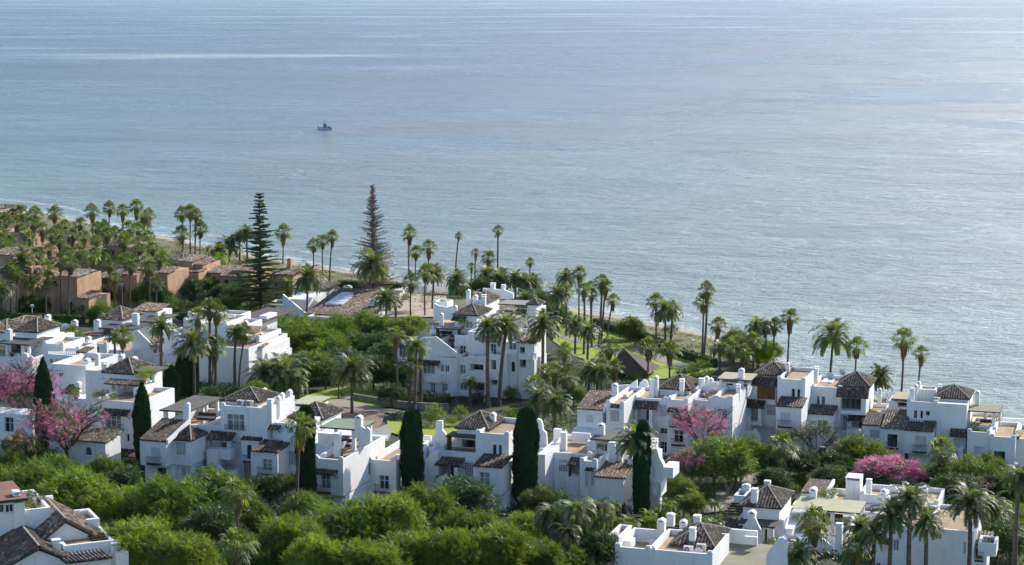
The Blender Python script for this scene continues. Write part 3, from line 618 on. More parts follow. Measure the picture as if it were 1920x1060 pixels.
def hedge(name, pts, w, h, label, leaf='hedge'):
    """clipped hedge along ground pixels"""
    P = [G(x, y) for x, y in pts]; mb = MB(); Q = []
    for a, b in zip(P, P[1:]):
        d = (b-a); L = d.length; d.normalize(); s = Vector((d.y, -d.x, 0)).normalized()*w/2; n = max(1, int(L/4))
        for i in range(n):
            p, q = a.lerp(b, i/n), a.lerp(b, (i+1)/n); p.z, q.z = gh(p.x, p.y), gh(q.x, q.y); vs = []
            for o in (p, q): vs += [o-s+Vector((0,0,-.4)), o+s+Vector((0,0,-.4)), o+s+Vector((0,0,h)), o-s+Vector((0,0,h))]
            mb.add(vs, [(0,1,2,3),(4,7,6,5),(0,4,5,1),(1,5,6,2),(2,6,7,3),(3,7,4,0)])
            m = int((L/n)*70); t = rng.random(m); f = rng.integers(0, 4, m); u = rng.random(m)*2-1; z = rng.random(m)*h
            pa = np.array(p)[None]+(np.array(q)-np.array(p))[None]*t[:, None]; sv = np.array(s)[None]
            c = np.where((f < 2)[:, None], pa+sv*u[:, None]+np.array([0, 0, h+.02]), pa+sv*np.where(f == 2, 1.03, -1.03)[:, None]+np.stack([z*0, z*0, z], 1)); c = c+rng.normal(size=c.shape)*.05
            Q.append(blades(c, rng.normal(size=(m, 3))+np.array([0,0,.4]), rng.normal(size=(m, 3)), rng.uniform(.2, .45, m), rng.uniform(.08, .2, m)))
    me = mb.mesh(name, M[leaf]); core = np.array([[mb.v[i] for i in f] for f in mb.f]); me2 = quads_mesh(name, np.vstack([core]+Q), M[leaf])
    return tag(link(bpy.data.objects.new(name, me2)), label, 'hedge')
# ------------------------------------------------------------------ ground, sea
def ground_sheet():
    xs = np.concatenate([np.arange(-420, -130, 12), np.arange(-130, 150, 2.2), np.arange(150, 420, 12)]); ys = np.concatenate([np.arange(60, 160, 6), np.arange(160, 560, 2.2), np.arange(560, 1100, 14)])
    V = []; F = []
    for y in ys:
        for x in xs: V.append((x, y, gh(x, y)+(.12*math.sin(x*.37)*math.sin(y*.31) if sdist(x, y) > 8 else 0)))
    nx = len(xs)
    for j in range(len(ys)-1):
        for i in range(nx-1): k = j*nx+i; F.append((k, k+1, k+nx+1, k+nx))
    me = bpy.data.meshes.new('ground'); me.from_pydata(V, [], F)
    m, n, l, b = mat('garden soil'); tc = n.new("ShaderNodeTexCoord"); nz = n.new("ShaderNodeTexNoise"); nz.inputs['Scale'].default_value = .35; nz.inputs['Detail'].default_value = 8
    l.new(tc.outputs['Object'], nz.inputs[0]); r = ramp(n, [(.35, (.022,.026,.012)), (.5, (.03,.045,.014)), (.65, (.055,.05,.03))]); l.new(nz.outputs[0], r.inputs[0])
    off = shore_nodes(n, l, tc.outputs['Object'])
    n2 = n.new("ShaderNodeTexNoise"); n2.inputs['Scale'].default_value = .12; n2.inputs['Detail'].default_value = 5; l.new(tc.outputs['Object'], n2.inputs[0])
    ad = n.new("ShaderNodeMath"); ad.operation = 'MULTIPLY_ADD'; ad.inputs[1].default_value = 12; l.new(n2.outputs[0], ad.inputs[0]); l.new(off, ad.inputs[2])
    mr = n.new("ShaderNodeMapRange"); mr.inputs[1].default_value = 10; mr.inputs[2].default_value = 13; l.new(ad.outputs[0], mr.inputs[0])
    sn = n.new("ShaderNodeTexNoise"); sn.inputs['Scale'].default_value = .8; sn.inputs['Detail'].default_value = 6; l.new(tc.outputs['Object'], sn.inputs[0]); rs = ramp(n, [(.35, (.27,.23,.18)), (.65, (.40,.35,.28))]); l.new(sn.outputs[0], rs.inputs[0])
    # dune scrub between beach and hedge
    dm = n.new("ShaderNodeMapRange"); dm.inputs[1].default_value = 34; dm.inputs[2].default_value = 38; l.new(ad.outputs[0], dm.inputs[0]); rd = ramp(n, [(.4, (.17,.15,.075)), (.52, (.13,.14,.05)), (.64, (.08,.10,.035))]); l.new(sn.outputs[0], rd.inputs[0])
    m1 = n.new("ShaderNodeMix"); m1.data_type = 'RGBA'; l.new(mr.outputs[0], m1.inputs[0]); l.new(rs.outputs[0], m1.inputs[6]); l.new(rd.outputs[0], m1.inputs[7])
    m2 = n.new("ShaderNodeMix"); m2.data_type = 'RGBA'; l.new(dm.outputs[0], m2.inputs[0]); l.new(m1.outputs[2], m2.inputs[6]); l.new(r.outputs[0], m2.inputs[7]); l.new(m2.outputs[2], b.inputs['Base Color']); b.inputs['Roughness'].default_value = .95
    me.materials.append(m); o = link(bpy.data.objects.new('ground', me)); tag(o, kind='structure')
ground_sheet()
def drape(name, pix, m, lift=.05, kind='structure', cuts=3, **k):
    bm = bmesh.new(); vs = [bm.verts.new(G(x, y)) for x, y in pix]; f = bm.faces.new(vs); bmesh.ops.triangulate(bm, faces=bm.faces[:])
    for _ in range(cuts): bmesh.ops.subdivide_edges(bm, edges=[e for e in bm.edges if e.calc_length() > 2.5], cuts=1, use_grid_fill=True); bmesh.ops.triangulate(bm, faces=bm.faces[:])
    for v in bm.verts: v.co.z = gh(v.co.x, v.co.y)+lift+.13
    bmesh.ops.recalc_face_normals(bm, faces=bm.faces[:]); me = bpy.data.meshes.new(name); bm.to_mesh(me); bm.free(); me.materials.append(m)
    return tag(link(bpy.data.objects.new(name, me)), kind=kind, **k)
M['lawn'] = noisemat('mown lawn', [(.3,(.19,.26,.010)), (.5,(.25,.31,.013)), (.7,(.30,.35,.02))], scale=.7, bump=.4, bscale=9)
M['path'] = noisemat('pale paving', [(.3,(.22,.19,.16)), (.7,(.31,.28,.24))], scale=1.2)
M['brick'] = noisemat('brick paving', [(.3,(.15,.09,.07)), (.7,(.26,.17,.13))], scale=2.2)
M['dirt'] = noisemat('bare building ground', [(.3,(.28,.22,.16)), (.5,(.42,.35,.26)), (.7,(.50,.43,.33))], scale=.5, dist=.6)
M['asphalt'] = noisemat('dark asphalt road', [(.3,(.045,.045,.047)), (.7,(.07,.07,.07))], scale=1)  # plain dark grey asphalt colour
drape('lawn', [(1040,575),(1075,588),(1200,640),(1275,668),(1345,695),(1330,706),(1200,715),(1075,668),(1035,640),(1022,600)], M['lawn'], .03)
drape('lawn', [(600,735),(640,728),(700,722),(760,735),(745,765),(700,765),(640,765),(590,775),(560,770),(550,752)], M['lawn'], .03)
drape('lawn', [(725,790),(800,800),(880,792),(960,800),(950,830),(800,835),(730,812)], M['lawn'], .03)
drape('lawn', [(640,545),(700,545),(760,552),(745,560),(680,557)], M['lawn'], .03)
drape('path', [(613,757),(640,748),(675,738),(688,742),(655,756),(700,764),(760,774),(758,781),(690,772),(630,764)], M['path'], .08)
drape('path', [(1190,650),(1245,668),(1250,676),(1310,690),(1300,696),(1235,680),(1185,658)], M['path'], .08)
drape('path', [(1050,628),(1130,650),(1180,668),(1175,674),(1120,657),(1048,634)], M['path'], .08)
drape('plaza', [(630,770),(680,768),(722,778),(715,800),(690,815),(640,812),(625,795)], M['brick'], .10)
drape('plaza', [(690,812),(728,797),(735,812),(728,830),(690,832)], M['path'], .07)
drape('building_ground', [(690,560),(760,552),(835,556),(845,575),(815,596),(700,596),(680,575)], M['dirt'], .06)
drape('path', [(1315,950),(1360,925),(1400,860),(1440,862),(1450,880),(1400,925),(1340,965)], M['path'], .08)
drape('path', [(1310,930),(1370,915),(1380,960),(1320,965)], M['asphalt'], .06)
# swimming pool
pw, pn, plk, pb = mat('pool water'); pb.inputs['Base Color'].default_value = (.06,.42,.52,1); pb.inputs['Roughness'].default_value = .08
drape('pool_water', [(696,818),(728,820),(726,827),(695,825)], pw, .14)
BSTR = .8
SRG = .20
SPL = .5
def sea():
    m, n, l, b = mat('sea water'); tc = n.new("ShaderNodeTexCoord"); co = tc.outputs['Object']
    def noise(scale, vec, det=3, rough=.5, rot=0, dist=0):
        mp = n.new("ShaderNodeMapping"); mp.inputs['Scale'].default_value = vec; mp.inputs['Rotation'].default_value = (0, 0, R(rot)); l.new(co, mp.inputs[0])
        t = n.new("ShaderNodeTexNoise"); t.inputs['Scale'].default_value = scale; t.inputs['Detail'].default_value = det; t.inputs['Roughness'].default_value = rough; t.inputs['Distortion'].default_value = dist
        l.new(mp.outputs[0], t.inputs[0]); return t.outputs[0]
    def mth(op, a, b_, c=None):
        x = n.new("ShaderNodeMath"); x.operation = op
        for i, q in enumerate((a, b_, c)):
            if q is None: continue
            if hasattr(q, 'links'): l.new(q, x.inputs[i])
            else: x.inputs[i].default_value = q
        return x.outputs[0]
    # distance from the shore
    dist = mth('MULTIPLY', shore_nodes(n, l, co), -1.0)
    wob = noise(.03, (1,1,1), 4); dist2 = mth('MULTIPLY_ADD', wob, 14, dist)
    # water body colour: greener near the beach, bluer out
    mr = n.new("ShaderNodeMapRange"); mr.inputs[1].default_value = 20; mr.inputs[2].default_value = 700; l.new(dist2, mr.inputs[0])
    rc = ramp(n, [(0, (.13,.23,.26)), (.12, (.075,.165,.22)), (.5, (.04,.11,.19)), (1, (.033,.09,.18))]); l.new(mr.outputs[0], rc.inputs[0])
    cl = noise(.004, (.8,1.2,1), 11, .78, 8); r2 = ramp(n, [(.38, (.62,.66,.72)), (.62, (1.3,1.25,1.2))]); l.new(cl, r2.inputs[0])
    mx = n.new("ShaderNodeVectorMath"); mx.operation = 'MULTIPLY'; l.new(rc.outputs[0], mx.inputs[0]); l.new(r2.outputs[0], mx.inputs[1])
    # foam of the little breakers
    fn = noise(.35, (1,1,1), 6, .7, 40); band = ramp(n, [(0,(0,0,0)), (.02,(1,1,1)), (.12,(1,1,1)), (.2,(.3,.3,.3)), (.36,(.15,.15,.15)), (.40,(1,1,1)), (.47,(0,0,0)), (.9,(0,0,0))])
    m3 = n.new("ShaderNodeMapRange"); m3.inputs[1].default_value = 6; m3.inputs[2].default_value = 40; l.new(dist2, m3.inputs[0]); l.new(m3.outputs[0], band.inputs[0])
    sx = n.new("ShaderNodeRGBToBW"); l.new(band.outputs[0], sx.inputs[0]); fr = n.new("ShaderNodeMapRange"); fr.inputs[1].default_value = .40; fr.inputs[2].default_value = .56; l.new(fn, fr.inputs[0])
    foam = mth('MULTIPLY', sx.outputs[0], fr.outputs[0])
    mc = n.new("ShaderNodeMix"); mc.data_type = 'RGBA'; l.new(foam, mc.inputs[0]); l.new(mx.outputs[0], mc.inputs[6]); mc.inputs[7].default_value = (.62,.66,.68,1); l.new(mc.outputs[2], b.inputs['Base Color'])
    # slicks: bands of calmer water
    sl_ = noise(.0011, (.55,2.6,1), 6, .62, -9, 1.0); slk = n.new("ShaderNodeMapRange"); slk.inputs[1].default_value = .55; slk.inputs[2].default_value = .63; l.new(sl_, slk.inputs[0])
    w1 = noise(.55, (.6,1.3,1), 5, .68, -14); w2 = noise(.15, (.7,1.1,1), 5, .60, -18, .2); w3 = noise(1.9, (.7,1.3,1), 3, .6, 25)
    w4 = noise(.035, (.75,1.0,1), 7, .60, 14, .3)
    h = mth('ADD', mth('MULTIPLY', w1, 1.25), mth('MULTIPLY', w2, 2.0)); h = mth('ADD', h, mth('MULTIPLY', w3, .5)); h = mth('ADD', h, mth('MULTIPLY', w4, 4.5))
    gust = noise(.0035, (.8,1.2,1), 12, .76, 10, .4); amp = mth('MULTIPLY', mth('MULTIPLY_ADD', slk.outputs[0], -.6, 1.0), mth('MAXIMUM', mth('MULTIPLY_ADD', gust, 4.2, -1.0), .15))
    bp = n.new("ShaderNodeBump"); bp.inputs['Distance'].default_value = 1.0; l.new(mth('MULTIPLY', amp, BSTR), bp.inputs['Strength']); l.new(h, bp.inputs['Height']); l.new(bp.outputs[0], b.inputs['Normal'])
    b.inputs['Roughness'].default_value = .22; b.inputs['IOR'].default_value = 1.33; b.inputs['Specular IOR Level'].default_value = SPL
    rg = mth('MULTIPLY_ADD', foam, .6, mth('MULTIPLY_ADD', slk.outputs[0], -.065, mth('MULTIPLY_ADD', gust, .16, SRG))); l.new(rg, b.inputs['Roughness'])
    mb = MB(); S = 24000; mb.add([(-S,60,0),(S,60,0),(S,S*1.6,0),(-S,S*1.6,0)], [(0,1,2,3)]); o = mb.obj('sea_water', m); tag(o, kind='structure')
sea()
# fishing boat
def boat():
    P = ray(609, 243); t = -CAMZ/P.z; B = Vector((P.x*t, P.y*t, 0)); e = empty('fishing_boat', B, R(180+6), label='small pale blue fishing boat with dark wheelhouse heading left on the sea', cat='boat')
    mb = MB(); L = 7.0; st = []
    for i in range(11):
        f = i/10; x = -L/2+L*f; w = 1.15*math.sin(math.pi*min(1, (f*.62+.36)))**.6 if f < .97 else .06; w *= (1-max(0, f-.6)**2*3.2); sh = .85+.9*max(0, f-.45)**1.6*2.2; st.append([(x+.12*max(0, f-.7)*3, -w, sh), (x, -w*.72, .1), (x, 0, -.5), (x, w*.72, .1), (x+.12*max(0, f-.7)*3, w, sh)])
    vs = [p for r in st for p in r]; fs = [(i*5+j, (i+1)*5+j, (i+1)*5+j+1, i*5+j+1) for i in range(10) for j in range(4)]+[(0,1,2,3,4)]; mb.add(vs, fs); mb.obj('hull', flat('pale blue boat paint', (.62,.72,.8), .5), e, fix=True)
    d = MB(); d.add([(r[0][0], r[0][1]*.95, r[0][2]-.12) for r in st]+[(r[4][0], r[4][1]*.95, r[4][2]-.12) for r in st], [(i, i+1, 12+i, 11+i) for i in range(10)]); d.obj('deck', M['wood'], e)
    c = MB(); c.box(-.9, -.6, .7, .7, .6, 2.3); c.box(-1.1, -.72, 2.3, .95, .72, 2.42); c.box(-.3, -.35, 2.42, .5, .35, 2.95); cab = c.obj('wheelhouse', flat('boat cabin', (.12,.14,.17), .5), e)
    g = MB(); g.box(.70, -.5, 1.6, .715, .5, 2.1); g.box(-.6, -.615, 1.6, .4, -.603, 2.1); g.box(-.6, .603, 1.6, .4, .615, 2.1); g.obj('cabin_window', M['glassc'], cab)
    k = MB(); k.tube([(-.2, 0, 2.9), (-.2, 0, 4.5)], [.05, .03], 6); k.obj('mast', M['iron'], cab); k = MB(); k.tube([(-1.8, 0, .8), (-1.8, 0, 2.6)], [.06, .04], 6); k.obj('stern_pole', M['iron'], e); k = MB(); k.tube([(3.1, 0, 1.5), (3.4, 0, 2.5)], [.08, .05], 6); k.obj('bow_post', M['iron'], e)
    r = MB(); r.tube([(1.2, -.8, 1.15), (2.2, -.7, 1.45), (3.1, -.1, 1.9)], [.03]*3, 4); r.tube([(1.2, .8, 1.15), (2.2, .7, 1.45), (3.1, .1, 1.9)], [.03]*3, 4); r.obj('handrail', M['trim'], e)
    n = MB(); n.box(-2.6, -.5, .75, -1.3, .5, 1.35); n.obj('net_pile', M['brownwood'], e)
boat()

def haze():
    m = bpy.data.materials.new('sea air'); m.use_nodes = True; n = m.node_tree.nodes; n.remove(n['Principled BSDF']); v = n.new('ShaderNodeVolumePrincipled'); v.inputs['Color'].default_value = (.84,.91,1,1); v.inputs['Density'].default_value = HAZE; v.inputs['Anisotropy'].default_value = .25
    m.node_tree.links.new(v.outputs[0], n['Material Output'].inputs['Volume']); mb = MB(); mb.box(-26000, -200, -12, 26000, 39000, 72); tag(mb.obj('haze', m), kind='stuff')
HAZE = 1.1e-5
if HAZE: haze()

def wake():
    P = ray(624, 243.5); t = -CAMZ/P.z; B = Vector((P.x*t, P.y*t, 0)); m = noisemat('wake foam', [(.35,(.20,.27,.31)), (.6,(.55,.6,.63))], scale=.9, rough=.6); mb = MB(); n = 14
    for sg in (-1, 1):
        pts = [(B.x+i*1.7, B.y+sg*(.3+i*.32)+.3*math.sin(i*1.9)) for i in range(n)]; mb.add([(x, y-.28*(1-i/n), .03) for i, (x, y) in enumerate(pts)]+[(x, y+.28*(1-i/n), .03) for i, (x, y) in enumerate(pts)], [(i, i+1, n+i+1, n+i) for i in range(n-1)])
    tag(mb.obj('boat_wake', m), kind='stuff', label='thin foam wake behind the boat')
wake()
# ------------------------------------------------------------------ front row, left to right (all numbers: pixels of the 1920 px photo, depths in metres)
def house_a():
    h = House(262, 912, 'white house at the left end of the front row, dark sloping roof and taupe canopy')
    h.block(262, 824, 311, 0, 5.5, y1=872, top='plain', ops=[(283,839,301,866,'shut')])
    h.shed(260, 824, 312, 787, -.25, 5.4, verge=True)
    h.rail(278, 855, 303, 870, 0)
    h.block(272, 871, 326, .9, 4.5, top='plain', ops=[(295,877,312,899,'win:b')])
    h.block(323, 823, 357, 1.6, 3.6, y1=871, top='plain', ops=[(330,829,348,854,'lat')])
    g = h.hip(321, 824, 358.5, 798, 1.4, 4.2)
    h.block(326, 870, 358, 2.0, 3, top='plain', ops=[(340,877,349,893,'lat'),(351,877,357,893,'lat')])
    h.block(304, 792, 385, 6.0, 8.5, par=.9, horns=False)
    h.block(376, 797, 414, 7.2, 6, par=.5, horns=False)
    h.canopy(299, 769, 353, 742, 6.0, 'canvas', posts=[(0.05,.05),(.95,.03),(.95,.5),(.95,.97),(.05,.97),(.5,.97)], ph=2.2)
    h.prof([(343,800),(343,764),(345,760),(347,757),(350,756),(354,758),(354,800)], 5.7, .5, name='chimney')
    h.block(387, 824, 432, 6.5, 4, y1=866, top='plain', ops=[(393,827,425,845,'porch')])
    h.awn(386, 823, 434, 810, 6.5, 1.2)
    h.block(407, 843, 432, 5.2, 1.2, y1=861, top='plain')
    h.block(387, 843, 408, 4.6, 1.6, y1=876, top='plain')
    h.block(410, 861, 452, 7.4, 3, top='plain')
    h.prof([(376,875),(399,877),(409,872),(425,888),(444,880),(444,912),(376,912)], 3.2, .3)
    h.rail(363, 874, 400, 886, 3.1, .1, slab=False)
    h.stair(395, 870, 379, 893, 4, 1)
    # big square room with glazed door and hipped lookout
    h.block(413, 760, 500, 7.0, 7.5, y1=825, ops=[(425,776,458,808,'win:c')], par=.4)
    h.rail(422, 796, 461, 808, 7.0, .18, slab=False)
    g = h.hip(415, 750, 486, 726, 8.2, 5.2)
    h.hipwall(g, 1.2)
    h.block(440, 824, 456, 7.6, 4, top='plain')
    h.chim(490, 498, 728, 750, 12.2); h.chim(500.5, 509.5, 749, 785, 7.3, 'plain'); h.chim(517, 525, 743, 772, 10); h.chim(522, 531, 737, 768, 11.5); h.chim(536, 545, 731, 757, 14)
    h.ac(450, 756, 7.9, 'left one of two white air conditioners below the hipped roof by the taupe canopy'); h.ac(467, 757, 7.9, 'right one of two white air conditioners below the hipped roof by the taupe canopy')
    h.seats(384, 789, 9, 'dark sofa under the big taupe canopy of the leftmost front house')
    return h
def house_b():
    h = House(479, 925, 'white house with two dark bedroom roofs between the taupe canopy house and the tall cypress')
    h.block(452, 823, 487, 3.2, 3.6, y1=866, top='plain', ops=[(463,834,472,861,'win:b')])
    h.shed(451, 823, 488, 802, 3.0, 3.4); h.rail(457, 853, 473, 866, 3.2, .3)
    h.block(470, 845, 520, 0, 4.6, y1=892, top='plain', ops=[(492,860,510,884,'win:c')])
    h.shed(469, 845, 521, 827, -.25, 3.6); h.rail(485, 875, 513, 890, 0)
    h.block(479, 892, 526, .8, 4, top='plain'); h.shed(480, 893, 528, 889, .1, .7, name='tile_awning')
    h.block(472, 789, 552, 4.6, 6.5, ops=[(500,806,503.5,822,'win'),(507,806,511.5,822,'win')], par=.45)
    h.awn(483, 803, 522, 797, 4.6, .8); h.block(478, 824, 512, 3.6, .95, y1=829, top='plain')
    h.block(531, 800, 560, 3.0, 6, ops=[(541,846,556,872,'lat'),(545,889,557,913,'lat')], par=.4)
    h.block(530, 912, 559, 1.2, .3, top='plain')
    h.block(546, 762, 590, 14, 4, par=.25); h.canopy(545, 757, 590, 742, 14.2, 'pale', ph=1.5)
    g = h.hip(538, 783, 606, 754, 9.0, 6.2); h.hipwall(g, 2.6)
    h.block(553, 800, 612, 9.5, 3, top='plain')
    h.chim(500, 510, 775, 792, 5.4, 'plain'); h.prof([(505,792),(505,777),(515,770),(524,776),(534,770),(535,792)], 9.0, .3)
    return h
def house_c():
    h = House(597, 962, 'white box house with sage green canopy and long rough side wall between two cypresses')
    bk = h.block(588, 859, 643, 0, 12.0, y1=926, ops=[(602,890,620,918,'win:c')], par=.55); h.sidewin(bk[1], 7.0, 7.5, bk[3]-3.2, bk[3]-1.9); h.sidewin(bk[1], 9.2, 9.6, bk[3]-2.4, bk[3]-1.7)
    h.awn(584, 888, 628, 881, 0, .95); h.rail(593, 908, 621, 924, 0)
    h.block(597, 925, 648, .8, 10, top='plain', ops=[(609,931,627,953,'win')])
    h.prof([(588,859),(588,855),(592,853),(598,859)], -.01, .3); h.prof([(634,862),(638,857),(640,857),(643,862)], -.01, .3)
    h.chim(625, 636.5, 813, 857, 3.2, 'plain')
    h.block(590, 832, 612, 5.4, .35, y1=862, top='plain')
    cn = h.canopy(599, 801, 674, 789, 6.2, 'sage', posts=[(.85,.06),(.02,.9),(.95,.95)], ph=2.5, d=4.6)
    h.block(596, 812, 660, 10.9, 2.5, y1=850, top='plain', ops=[(640,815,655,836,'porch')])
    h.chim(664.5, 677, 779, 812, 6.0); h.prof([(674,812),(676,799),(684,804),(688,801),(694,807),(694,832),(672,845)], 5.9, .3)
    h.block(672, 826, 700, 9.0, .3, y1=842, top='plain')
    h.seats(640, 838, 8.0, 'dark sofa with pale cushions under the sage green canopy', 3)
    h.pot(640, 848, 3.8, 'small potted plant at the foot of the terrace chimney in front of the sage canopy', .35)
    return h
def house_d():
    h = House(690, 945, 'plain white house with sandy roof terrace left of the widest central cypress')
    h.block(688, 861, 742, 0, 10.5, ops=[(711,891,729,919,'win')], par=.7)
    h.rail(704, 907, 733, 924, 0)
    h.prof([(688,861),(688,857),(693,857),(698,862)], -.01, .3); h.prof([(730,863),(734,858),(742,858),(742,863)], -.01, .3)
    h.block(742, 862, 760, 2.2, 8, par=.6); h.chim(742, 750, 853, 866, 1.2, 'plain')
    h.prof([(756,862),(757,826),(762,823),(800,835),(800,870)], 10.6, .3)
    return h
def house_e():
    h = House(887, 955, 'white house with hipped lookout and twin arches between the two widest cypresses')
    h.prof([(794,863),(800,860),(806,852),(811,850),(818,845),(822,842),(822,930),(794,930)], 3.6, 9.0, name='wall')
    h.block(818, 860, 892, 4.6, 4, top='plain', ops=[(820,873,852,906,'porch'),(871,868,887,893,'lat')])
    h.awn(814, 872, 864, 858, 4.6, 1.6); h.block(851, 874, 858, 3.1, .4, top='plain')
    h.prof([(817,898),(838,888),(838,940),(817,940)], 2.6, .3); h.stair(818, 893, 808, 930, 3.0, 1.0)
    h.block(836, 860, 858, 2.8, 1.9, top='plain', y1=930) if False else None
    h.block(887, 873, 941, 0, 4.6, y1=924, top='plain', ops=[(898,885,918,915,'win:c')])
    h.shed(886, 873, 942, 853, -.25, 3.7); h.rail(891, 902, 920, 918, 0)
    h.block(890, 923, 948, .9, 4, top='plain')
    t = bk = h.block(892, 811, 954, 4.2, 8.5, ops=[(923,833,931,854,'arch'),(934,834,941,854,'arch')], par=.5)
    h.sidewin(bk[1], 7.4, 8.0, bk[3]-2.6, bk[3]-1.5); h.block(915, 857, 952, 3.5, .68, y1=861, top='plain')
    g = h.hip(850, 802, 917, 771, 6.6, 6.4); h.hipwall(g, 1.3)
    h.block(852, 812, 892, 7.5, 4, top='plain', ops=[(866,824,891,857,'void')])
    cn = h.canopy(836, 817, 892, 809, 5.6, 'navy', posts=[(0,.1)], ph=2.3, pm=M['wood'])
    h.rail(856, 843, 890, 858, 5.4, .1, slab=False)
    h.block(822, 844, 893, 5.3, 2.4, y1=862, par=.05, horns=False)
    h.prof([(808,862),(808,829),(814,815),(817,813),(817,794),(818,790),(823,789),(829,790),(829,807),(834,812),(836,819),(839,822),(842,832),(842,862)], 6.2, .45, name='stepped_gable')
    h.chim(804, 815, 831, 858, 4.8, 'open'); h.chim(917.5, 927.5, 774, 800, 9.4)
    h.prof([(790,850),(790,817),(808,818),(808,850)], 9.5, .3)
    h.seats(872, 856, 7.0, 'dark sofa behind the railing under the slate canopy beside the hipped lookout', 2)
    return h
def house_f():
    h = House(1022, 950, 'white house with mottled roof terraces and gabled belfry chimney right of the widest cypresses')
    h.block(1007, 852, 1022, 0, 6, par=.6, top='plain')
    h.block(1012, 846, 1109, 3.4, 9.0, ops=[(1048,862,1064,869,'lat'),(1048,871,1064,885,'lat'),(1070,871,1090,892,'porch')], par=.5)
    h.awn(1063, 871, 1098, 859, 3.4, 1.5); h.block(1062, 893, 1086, 1.9, 1.4, top='plain'); h.block(1066, 872, 1070, 1.9, .3, y1=894, top='plain', m=M['wood'])
    h.block(1040, 902, 1065, 3.0, .35, top='plain', y1=930)
    h.block(1087, 864, 1119, .6, 5.5, ops=[(1097,886,1103,912,'lat'),(1108,886,1114,912,'lat')], par=.35)
    h.awn(1096, 882, 1116, 878, .6, .5, br=False)
    h.block(1115, 893, 1169, -.4, 4.2, y1=942, top='plain'); h.shed(1113, 893, 1174, 867, -.65, 5.0, m='tilel')
    mb = MB(); 
    for x in (1160, 1168): u, w = h.pt(x, 943, -.2); mb.box(u-.15, -.2, -2.5, u+.15, .2, w)
    h.add(mb, 'prop', M['wood'])
    h.block(1120, 943, 1185, 2.0, 3, top='plain')
    h.block(1100, 828, 1144, 7.0, 5, y1=862, top='plain', ops=[(1118,830,1138,857,'porch')])
    h.canopy(1106, 823, 1178, 808, 5.6, 'canvas', posts=[(.02,.1),(.95,.1)], ph=2.2)
    h.chim(1120, 1132, 794, 816, 7.5); h.chim(1141, 1153, 830, 864, 3.8, 'plain'); h.chim(1154, 1166, 832, 862, 4.4, 'plain')
    h.chim(1051, 1061, 811, 842, 6.6, 'plain')
    h.block(1072, 811, 1106, 10.5, .35, y1=829, top='plain')
    h.prof([(1003,850),(1002,800),(1000,797),(1002,790),(1008,785),(1014,788),(1017,797),(1018,807),(1024,812),(1025,826),(1026,850)], 6.2, .4, name='stepped_gable')
    h.prof([(1026,842),(1040,820),(1060,806),(1060,812),(1040,829),(1030,842)], 9.9, .35)
    h.chim(1038, 1050, 805, 818, 11.2, 'plain')
    # curved outer stair wing, sunlit
    h.prof([(1216,975),(1216,850),(1218,842),(1232,842),(1236,858),(1244,873),(1244,898),(1236,902),(1238,950),(1230,975)], 1.0, .9, name='stair_wing')
    h.block(1243, 876, 1262, 1.2, 3.0, y1=896, par=.3, horns=False)
    h.block(1222, 902, 1240, .6, 2.5, y1=930, top='plain', ops=[(1224,906,1237,926,'void')])
    h.chim(1217, 1231, 823, 848, 2.6, 'open'); h.block(1176, 860, 1218, 3.6, 6, par=.4)
    return h
def house_g():
    h = House(1137, 862, 'white house at the left end of the upper right row with sunlit brown sloping roof')
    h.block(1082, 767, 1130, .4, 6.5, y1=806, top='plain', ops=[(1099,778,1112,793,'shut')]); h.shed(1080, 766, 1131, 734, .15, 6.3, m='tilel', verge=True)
    h.block(1074, 804, 1130, -1.0, 7, top='plain'); h.block(1060, 814, 1112, -4.5, .35, top='plain', y1=832)
    h.block(1137, 755, 1170, -.6, 11, ops=[(1144,769,1161,791,'lat')], par=.5); h.awn(1143.5, 764, 1161, 759, -.6, .4, br=False)
    h.block(1168, 744, 1251, 5.2, 7.5, y1=798, ops=[(1195,767,1217,792,'porch'),(1237,759,1250,782,'shut')], par=.4)
    h.awn(1185, 765, 1230, 752.5, 5.2, 1.5); h.block(1217, 767, 1223, 3.9, .4, y1=800, top='plain'); h.block(1190, 793, 1224, 3.8, 1.4, y1=799, top='plain')
    h.block(1200, 797, 1256, 6.4, 4, top='plain', ops=[(1238,799,1254,815,'win'),(1238,828,1252,850,'win')])
    h.block(1251, 749, 1290, 3.4, 8, ops=[(1259,773,1280,793,'shut'),(1264,806,1281,831,'win')], par=.45)
    h.awn(1250, 772, 1287, 766, 3.4, .8); h.rail(1256, 788, 1281, 801, 3.4, .3); h.rail(1260, 821, 1284, 835, 3.4)
    g = h.hip(1233, 728, 1296, 702, 9.2, 6.5); h.hipwall(g, 1.5)
    h.chim(1146.5, 1157, 719, 751, 5.0); h.chim(1217, 1225, 712, 743, 7.6, 'plain'); h.chim(1224, 1233, 705, 740, 8.4); h.chim(1274, 1281.5, 711, 744, 8.6, 'open')
    h.prof([(1157,744),(1157,723),(1180,722),(1194,712),(1195,726),(1184,741),(1170,744)], 11.5, .35)
    h.prof([(1196,732),(1200,717),(1206,712),(1214,715),(1216,732)], 13, .35)
    return h
